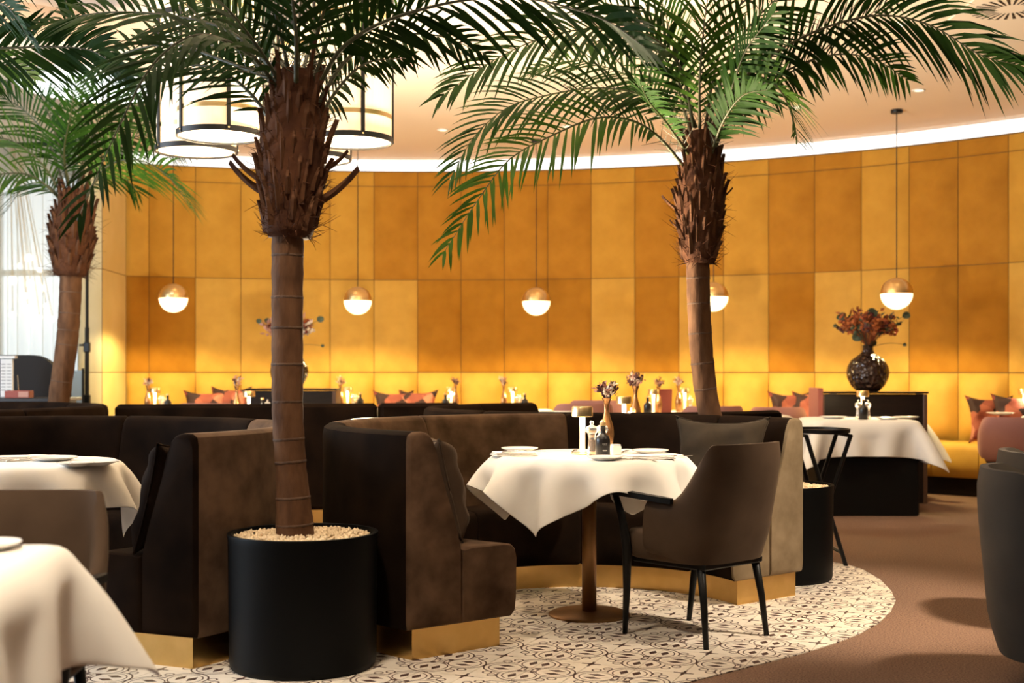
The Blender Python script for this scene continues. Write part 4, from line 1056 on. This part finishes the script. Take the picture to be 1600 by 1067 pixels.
def drum(label, x, y, zb, dia, en=9, lit=DIFF1):
    t = thing('drum_pendant', label, 'pendant lamp', (x, y, zb), 0, 'large cream drum pendants'); r = dia/2; H = .86
    MB().lathe([(r*.965,.02),(r*.965,H-.02)], 56, caps=False).build('fabric_shade', DRUM, t, smooth=True)
    MB().lathe([(r*.955,.012),(.001,.0121)], 48).build('diffuser', lit, t)
    for z in (0, H-.035): MB().lathe([(r*.955,z),(r,z),(r,z+.032),(r*.955,z+.032),(r*.955,z)], 56, caps=False).build('ring', BLACKMET, t, auto=40)
    for z in (.135, H-.155): MB().lathe([(r*.968,z),(r*.975,z),(r*.975,z+.026),(r*.968,z+.026)], 56, caps=False).build('brass_band', LAMPBRASS, t, auto=40)
    for k in range(5):
        a = -1.15+2*PI*k/5; MB().box(((r*1.0)*math.cos(a), (r*1.0)*math.sin(a), H/2), (.010,.022,H), a).build('strap', BLACKMET, t)
        MB().lathe(blob(.007,5), 8, (r*1.012*math.cos(a), r*1.012*math.sin(a), .018)).build('rivet', LAMPBRASS, t)
    MB().tube([(0,0,H-.02),(0,0,3.70-zb)], .012, 8).build('rod', BLACKMET, t); MB().lathe([(.07,3.66-zb),(.07,3.70-zb)], 20).build('canopy', BLACKMET, t)
    MB().tube([(-r*.95,0,H-.015),(r*.95,0,H-.015)], .008, 6).build('crossbar', BLACKMET, t)
    l = light('drum_lamp', 'POINT', (0,0,-.12), en, (1,.76,.45), shadow_soft_size=.12); l.parent = t
    return t
DIFF2 = mat('unlit_diffuser', (.80,.66,.50), .5, emit=(1,.74,.5), es=.35)
drum('cream drum pendant with brightest base, nearest left of the palm', (343.5-800)/F*7.40, 7.40, 2.49, .495)
drum('cream drum pendant lower left, partly behind the brightest one', (306.5-800)/F*8.10, 8.10, 2.52, .515, lit=DIFF2)
drum('cream drum pendant right of the foremost palm', (547-800)/F*7.50, 7.50, 2.475, .50, lit=DIFF2)
drum('cream drum pendant mostly hidden behind the foremost palm crown', (487-800)/F*8.35, 8.35, 2.51, .51)

# ------------------------------------------------------------------ tray stand, partitions, big vases
tx, ty = 1.85, 7.66
t = thing('tray_stand', 'black folding tray stand with oval tray right of the central booth', 'tray stand', (tx, ty, 0))
mb = MB().lathe([(.001,.772),(.155,.772),(.163,.776),(.165,.797),(.160,.797),(.157,.782),(.001,.782)], 40, caps=False); mb.v = [Vector((q.x, q.y*1.45, q.z)) for q in mb.v]; mb.build('tray', BLACKMET, t, auto=40)
for sy in (-.19, .19):
    MB().tube([(.10,sy,0),(-.13,sy*.9,.765)], [.013,.013], 8).build('leg', BLACKMET, t); MB().tube([(-.12,sy*.85,0),(.135,sy*.85,.765)], [.013,.013], 8).build('leg', BLACKMET, t)
MB().tube([(.075,-.19,.08),(.075,.19,.08)], .011, 6).build('stretcher', BLACKMET, t); MB().tube([(-.095,-.17,.08),(-.095,.17,.08)], .011, 6).build('stretcher', BLACKMET, t)
MB().tube([(.135,-.17,.76),(.135,.17,.76)], .011, 6).build('top_rail', BLACKMET, t); MB().tube([(-.13,-.17,.76),(-.13,.17,.76)], .011, 6).build('top_rail', BLACKMET, t)

def partition(label, u0, u1, vtop, d, depth=.30):
    a, b = (u0-800)/F*d, (u1-800)/F*d; h = CAMH-(vtop-HZ)/F*d; t = thing('partition', label, 'partition', ((a+b)/2, d, 0)); W = b-a
    MB().box((0,.0,h/2-.01), (W-.07,.05,h-.02)).build('panel', DARKWOOD, t)
    for s in (-1, 1): MB().box((s*(W/2-.02),depth/2-.03,h/2-.01), (.035,depth,h-.02), bev=.003).build('side_panel', BROWNWOOD, t)
    MB().box((0,depth/2-.03,h-.008), (W+.01,depth+.02,.016), bev=.003).build('top_board', DARKWOOD, t)
    return t, h
def big_vase(label, x, y, z, s, seed, mats, n=46, spread=.31, height=.34):
    t = thing('flower_vase', label, 'vase', (x, y, z)); t.scale = (s, s, s)
    MB().lathe([(.08,0),(.10,.006),(.145,.05),(.180,.12),(.188,.17),(.178,.225),(.14,.285),(.085,.325),(.055,.35),(.047,.375),(.047,.405),(.052,.415),(.048,.415),(.042,.38)], 48).build('vase', DIMPLE, t, smooth=True)
    bouquet(t, (0,0,.39), spread, height, n*3, mats, seed, .018, .065)
    r = random.Random(seed+9)
    for k, (a, b, q) in enumerate(((-.28,.26,.045),(.32,.28,.06),(.02,.30,.085),(.08,.15,.09),(-.10,.09,.08),(.33,.02,.03),(-.22,.27,.05),(.05,.04,.07))):
        mb = MB(); tip = Vector((a, -.10+.02*k, .40+b)); mb.tube(spline([Vector((0,0,.39)), Vector((a*.5,-.05,.42+b*.6)), tip], 6), .002, 5)
        c = [tip+Vector((q*.62*math.cos(w_), .01*math.sin(2*w_), q*.55*math.sin(w_))) for w_ in np.linspace(0, 2*PI, 10, endpoint=False)]
        mb.add([tip]+c, [(0, 1+i, 1+(i+1) % 10) for i in range(10)]); mb.build('eucalyptus_leaf', FLOW5, t)
    return t
AUT = [FLOW4, FLOW4, FLOW6, FLOW4, FLOW5, FLOW1]
pt, ph = partition('dark wooden partition carrying the bronze vase at right', 1281, 1448, 612, 11.0, .22)
big_vase('dimpled round bronze vase of autumn flowers on the right partition', (1356-800)/F*11.12, 11.12, ph, .97, 21, AUT)
pt, ph = partition('dark wooden partition behind the foremost palm trunk', 385, 526, 607, 11.9)
big_vase('round bronze vase of dried flowers behind the foremost palm trunk', (452-800)/F*12.02, 12.02, ph, .95, 22, [FLOW2, FLOW4, FLOW6, FLOW3, FLOW2], n=34, spread=.26)
rp = MB().box(((1277-800)/F*11.0, 11.05, .78), (.045,.34,.42), bev=.004).build('partition_pad', mat('coral_velvet', (.30,.085,.06), .8)); setp(rp, 'upright pink upholstered pad at the left side of the right partition', 'pad')

# cushions on the wall bench
def bench_cushion(label, u, v, size, rz, seed, d=None, m=PATT):
    k = (u-800)/F; a = k*k+1; b = -2*(k*AC.x+AC.y); c = AC.x**2+AC.y**2-7.62**2; dd = d or (-b+math.sqrt(b*b-4*a*c))/(2*a)
    cushion('patterned_cushion', label, size, .14, (k*dd, dd, .485), (math.radians(-14), 0, rz), m, group='patterned bench cushions', seed=seed, n=16, pinch=.2)
bench_cushion('red and pink geometric cushion left of the bud vase behind the foremost palm', 322, 0, .46, .25, 31)
bench_cushion('pink geometric cushion tilted beside the bud vase, left of the foremost palm', 352, 0, .50, -.35, 32)
bench_cushion('left one of two red geometric cushions below the middle of the wall', 618, 0, .45, .3, 33)
bench_cushion('right one of two red geometric cushions below the middle of the wall', 648, 0, .46, -.3, 34)
bench_cushion('red geometric cushion left of the right partition', 1240, 0, .46, .1, 35)
bench_cushion('second red geometric cushion tucked against the right partition', 1268, 0, .46, -.5, 36)
bench_cushion('red geometric cushion behind the pink chair at the right edge', 1552, 0, .44, .0, 37)
bench_cushion('pink geometric cushion at the very right picture edge', 1592, 0, .46, -.3, 38)

# ------------------------------------------------------------------ table settings along the wall
def wall_d(u, R=6.45):
    k = (u-800)/F; a = k*k+1; b = -2*(k*AC.x+AC.y); c = AC.x**2+AC.y**2-R**2; return (-b+math.sqrt(b*b-4*a*c))/(2*a)
GW = cloth_box(.33, .33, TH+.002, .98, .98, 25, 25, seed=17, steps=90, it=10)
def wall_table(u, where, items, R=6.45, hx=.33):
    d = wall_d(u, R); x = (u-800)/F*d
    square_table('small square table %s' % where, x, d, .33, .33, math.atan2(d-AC.y, x-AC.x)-PI/2)
    cloth_obj(GW, 'white linen cloth on the small table %s' % where, (x, d, 0), math.atan2(d-AC.y, x-AC.x)-PI/2)
    for kind, uu, dd, sd in items:
        X, Y = (uu-800)/F*(d+dd), d+dd
        if kind == 'lamp': table_lamp('small brass table lamp on the table %s' % where, X, Y, en=1.6)
        if kind == 'vase': bud_vase('slim bud vase on the table %s' % where, X, Y, s=.92, seed=sd, n=14, mats=[FLOW3, FLOW2, FLOW1] if sd % 2 else [FLOW1, FLOW2])
        if kind == 'mill': mill('acrylic spice mill on the table %s' % where, X, Y, fill=SALT)
        if kind == 'mill2': mill('acrylic pepper mill on the table %s' % where, X, Y, fill=PEPPER)
        if kind == 'bottle': bottle('small black bottle on the table %s' % where, X, Y, print_=False)
        if kind == 'plate': plate('white china plate on the table %s' % where, X, Y, r=.10)
        if kind == 'menu':
            o = MB().box((0,0,.012), (.16,.22,.024), bev=.003).build('menu', REDBOOK); o.location = (X, Y, ZT+.001); setp(o, 'dark red menu book on the table %s' % where, 'menu')
        if kind == 'card':
            o = MB().box((0,0,.0), (.16,.012,.22), bev=.002).build('menu_card', REDBOOK); o.location = (X, Y, ZT+.115); o.rotation_euler = (.12,0,.2); setp(o, 'upright dark red menu on the table %s' % where, 'menu')
wall_table(247, 'below the leftmost pendant', [('vase',231,.0,41),('lamp',242,.02,0),('mill',251,-.05,0),('mill2',255,.06,0),('bottle',262,-.05,0)])
wall_table(547, 'below the pendant right of the palm trunk', [('vase',532,0,43),('lamp',543,.03,0),('mill',552,-.05,0),('mill2',556,.06,0),('bottle',563,-.05,0)], R=6.7)
wall_table(701, 'left of the middle pendant', [('bottle',696,-.08,0),('mill',700,.02,0),('lamp',705,.05,0),('vase',712,-.02,44)])
wall_table(804, 'below the middle pendant', [('vase',787,0,45),('lamp',801,.04,0),('mill',809,-.05,0),('mill2',813,.06,0),('bottle',820,-.05,0)])
wall_table(1024, 'second left of the curved palm trunk', [('bottle',1012,-.1,0),('lamp',1021,.0,0),('vase',1029,.04,46),('card',1036,.12,0)], R=5.6)
wall_table(1072, 'directly left of the curved palm trunk', [('vase',1060,0,47),('lamp',1070,.03,0),('mill',1079,-.05,0)])
wall_table(1158, 'right of the curved palm trunk', [('menu',1150,0,0),('plate',1166,.05,0)], R=5.75)
# table behind the straight banquette
square_table('table behind the straight banquette, left of the foremost palm', (398-800)/F*10.5, 10.5, .33, .33)
cloth_obj(GW, 'white linen cloth on the table behind the straight banquette', ((398-800)/F*10.5, 10.5, 0), .2)
bud_vase('bud vase of dark dried flowers left of the foremost palm', (370-800)/F*10.5, 10.5, s=.98, seed=52)
table_lamp('small brass table lamp just left of the foremost palm trunk', (389-800)/F*10.35, 10.35)
bottle('small black bottle beside the foremost palm trunk, far table', (410-800)/F*10.4, 10.4, print_=False)
mill('acrylic spice mill beside the foremost palm trunk, far table', (418-800)/F*10.5, 10.5, fill=SALT)
# table inside the booth behind
table_lamp('small brass table lamp behind the copper vase, in the rear booth', (975-800)/F*8.2, 8.2)
mill('acrylic spice mill beside the rear booth lamp', (986-800)/F*8.22, 8.22, fill=SALT)
bud_vase('copper bud vase of dried flowers on the rear booth table', (993-800)/F*8.38, 8.38, s=1.08, seed=53, n=30)
# right table setting
table_lamp('small brass table lamp in front of the right partition', (1348-800)/F*10.42, 10.42, en=2.6)
bottle('small black bottle in front of the lamp by the right partition', (1349-800)/F*10.15, 10.15, print_=False)
mill('left acrylic mill in front of the right partition', (1341-800)/F*10.3, 10.3, fill=SALT); mill('right acrylic mill in front of the right partition', (1356-800)/F*10.3, 10.3, fill=PEPPER)
plate('white china plate left on the table before the right partition', (1302-800)/F*10.4, 10.4, r=.11)
plate('white china plate right of the bottle before the right partition', (1388-800)/F*10.2, 10.2, r=.10)
plate('white china plate near the right end of the black-based table', (1416-800)/F*10.35, 10.35, r=.10)
plate('white china plate on the table behind the pink chair', (1563-800)/F*11.3, 11.3, r=.12)
table_lamp('small brass table lamp at the very right picture edge', (1601-800)/F*11.4, 11.4)
# pink chairs at the wall tables
for lb, u, d, rz, hh in (('pink velvet chair top left of the foremost palm, behind the banquette', 328, 11.4, .1, .10), ('pink velvet chair top in the middle, right of the red menu', 905, 10.9, .15, .11), ('pink velvet chair top left of the copper vase', 935, 11.6, -.1, .12),
                    ('pink velvet chair top right of the rear booth lamps', 1105, 10.5, .1, .10), ('pink velvet chair with its back to the right partition', 1215, 11.9, -.2, .05)):
    pink_chair(lb, ((u-800)/F*d, d, 0), rz, hh)
square_table('table in the middle far behind the central booth', (868-800)/F*9.95, 9.95, .30, .30, 0, h=.80)
cloth_obj(GW+np.array([0,0,.058]), 'white linen cloth on the far middle table', ((868-800)/F*9.95, 9.95, 0), .1)
for i, (u, r_) in enumerate(((850,.10),(878,.10))): plate(['left','right'][i]+' white china plate on the far middle table', (u-800)/F*9.9, 9.9, z=ZT+.058, r=r_)
o = MB().box((0,0,.0), (.14,.10,.035), bev=.003).build('menu', REDBOOK); o.location = ((824-800)/F*9.8, 9.85, ZT+.058+.019); setp(o, 'dark red menu box on the far middle table', 'menu')

t = thing('fill_light_stand', 'added unseen black can for the ceiling fill lamp between the booths', 'fill_uplight', (-.65, 7.25, 0))
MB().lathe([(.16,0),(.16,.03),(.05,.04),(.05,.70),(.27,.84),(.275,.87)], 32, caps=False).build('stand', BLACKMET, t, auto=40); MB().lathe([(.26,.868),(.001,.868)], 32).build('lens', BULBIN, t)
# ------------------------------------------------------------------ things at the far left
t = thing('sideboard', 'dark wooden sideboard top at far left behind the booth', 'sideboard', ((10-800)/F*10.8, 10.9, 0))
MB().box((-.3,0,.44), (1.55,.5,.88), bev=.006).build('body', DARKWOOD, t); MB().box((-.3,0,.895), (1.62,.56,.03), bev=.004).build('top_board', DARKWOOD, t)
t = thing('screen', 'black upholstered screen with rounded corner left of the slim palm', 'screen', ((30-800)/F*11.6, 11.6, 0))
mb = MB(); pr = [(-.9,0),(.38,0)]+[(.38-.26+.26*math.cos(a), 1.02+.26*math.sin(a)) for a in np.linspace(0, PI/2, 9)]+[(-.9,1.28)]
mb.add([Vector((x, y, z)) for y in (-.05,.05) for x, z in pr], [tuple(range(len(pr)-1,-1,-1)), tuple(range(len(pr),2*len(pr)))]+[(i, (i+1) % len(pr), len(pr)+(i+1) % len(pr), len(pr)+i) for i in range(len(pr))]); mb.build('panel', BLACKV, t, auto=40)
t = thing('paper_rack', 'upright white printed sheet on a stand at the left edge', 'rack', ((11-800)/F*11.1, 11.1, .91))
MB().box((0,0,.165), (.105,.03,.33), bev=.003).build('sheet', PAPER, t); MB().box((-.03,0,.345), (.22,.06,.025), bev=.003).build('cap', PAPER, t)
mb = MB()
for k in range(9):
    for j in range(2): mb.box((-.026+.05*j,-.0156,.06+.028*k), (.038,.0008,.008))
setp(mb.build('printed_lines', PAPERINK, t), kind='stuff')
t = thing('red_box', 'dark red book box lying on the sideboard at far left', 'box', ((30-800)/F*10.75, 10.75, .911), .12)
MB().box((0,0,.03), (.20,.14,.06), bev=.003).build('cover', REDBOOK, t); MB().box((.05,-.0705,.03), (.08,.002,.045)).build('page_edge', FLOW2, t)
t = thing('candle_holder', 'thin upright metal rod on the sideboard by the red box', 'holder', ((29-800)/F*10.9, 10.9, .911))
MB().tube([(0,0,.0),(-.01,0,.19)], .004, 6).build('rod', STEEL, t); MB().lathe([(.03,0),(.03,.01)], 14).build('base', STEEL, t)
t = thing('stand_pole', 'black telescopic stand pole with clamp knobs right of the slim palm', 'stand', ((136-800)/F*12.2, 12.2, 0))
MB().tube([(0,0,0),(0,0,1.55)], .021, 10).build('lower_tube', BLACKMET, t); MB().tube([(0,0,1.5),(0,0,2.75)], .015, 10).build('upper_tube', BLACKMET, t)
for z in (.86, 1.36): MB().box((0,0,z), (.06,.05,.10), bev=.008).build('clamp', BLACKMET, t); MB().lathe([(.02,0),(.02,.02)], 10, (-.055,0,z+.01)).build('knob', BLACKMET, t)
for k in range(3):
    a = 2*PI*k/3+.5; MB().tube([(0,0,.45),(.35*math.cos(a),.35*math.sin(a),.01)], .011, 6).build('leg', BLACKMET, t)
t = thing('easel_board', 'narrow pale blue board with black frame right of the slim palm trunk', 'board', ((120-800)/F*11.9, 11.9, 0), .5)
MB().box((0,0,.58), (.10,.012,1.12)).build('panel', BLUEP, t); MB().box((.055,0,.58), (.022,.025,1.16)).build('frame', BLACKMET, t); MB().box((-.055,0,.58), (.012,.02,1.14)).build('frame', BLACKMET, t)
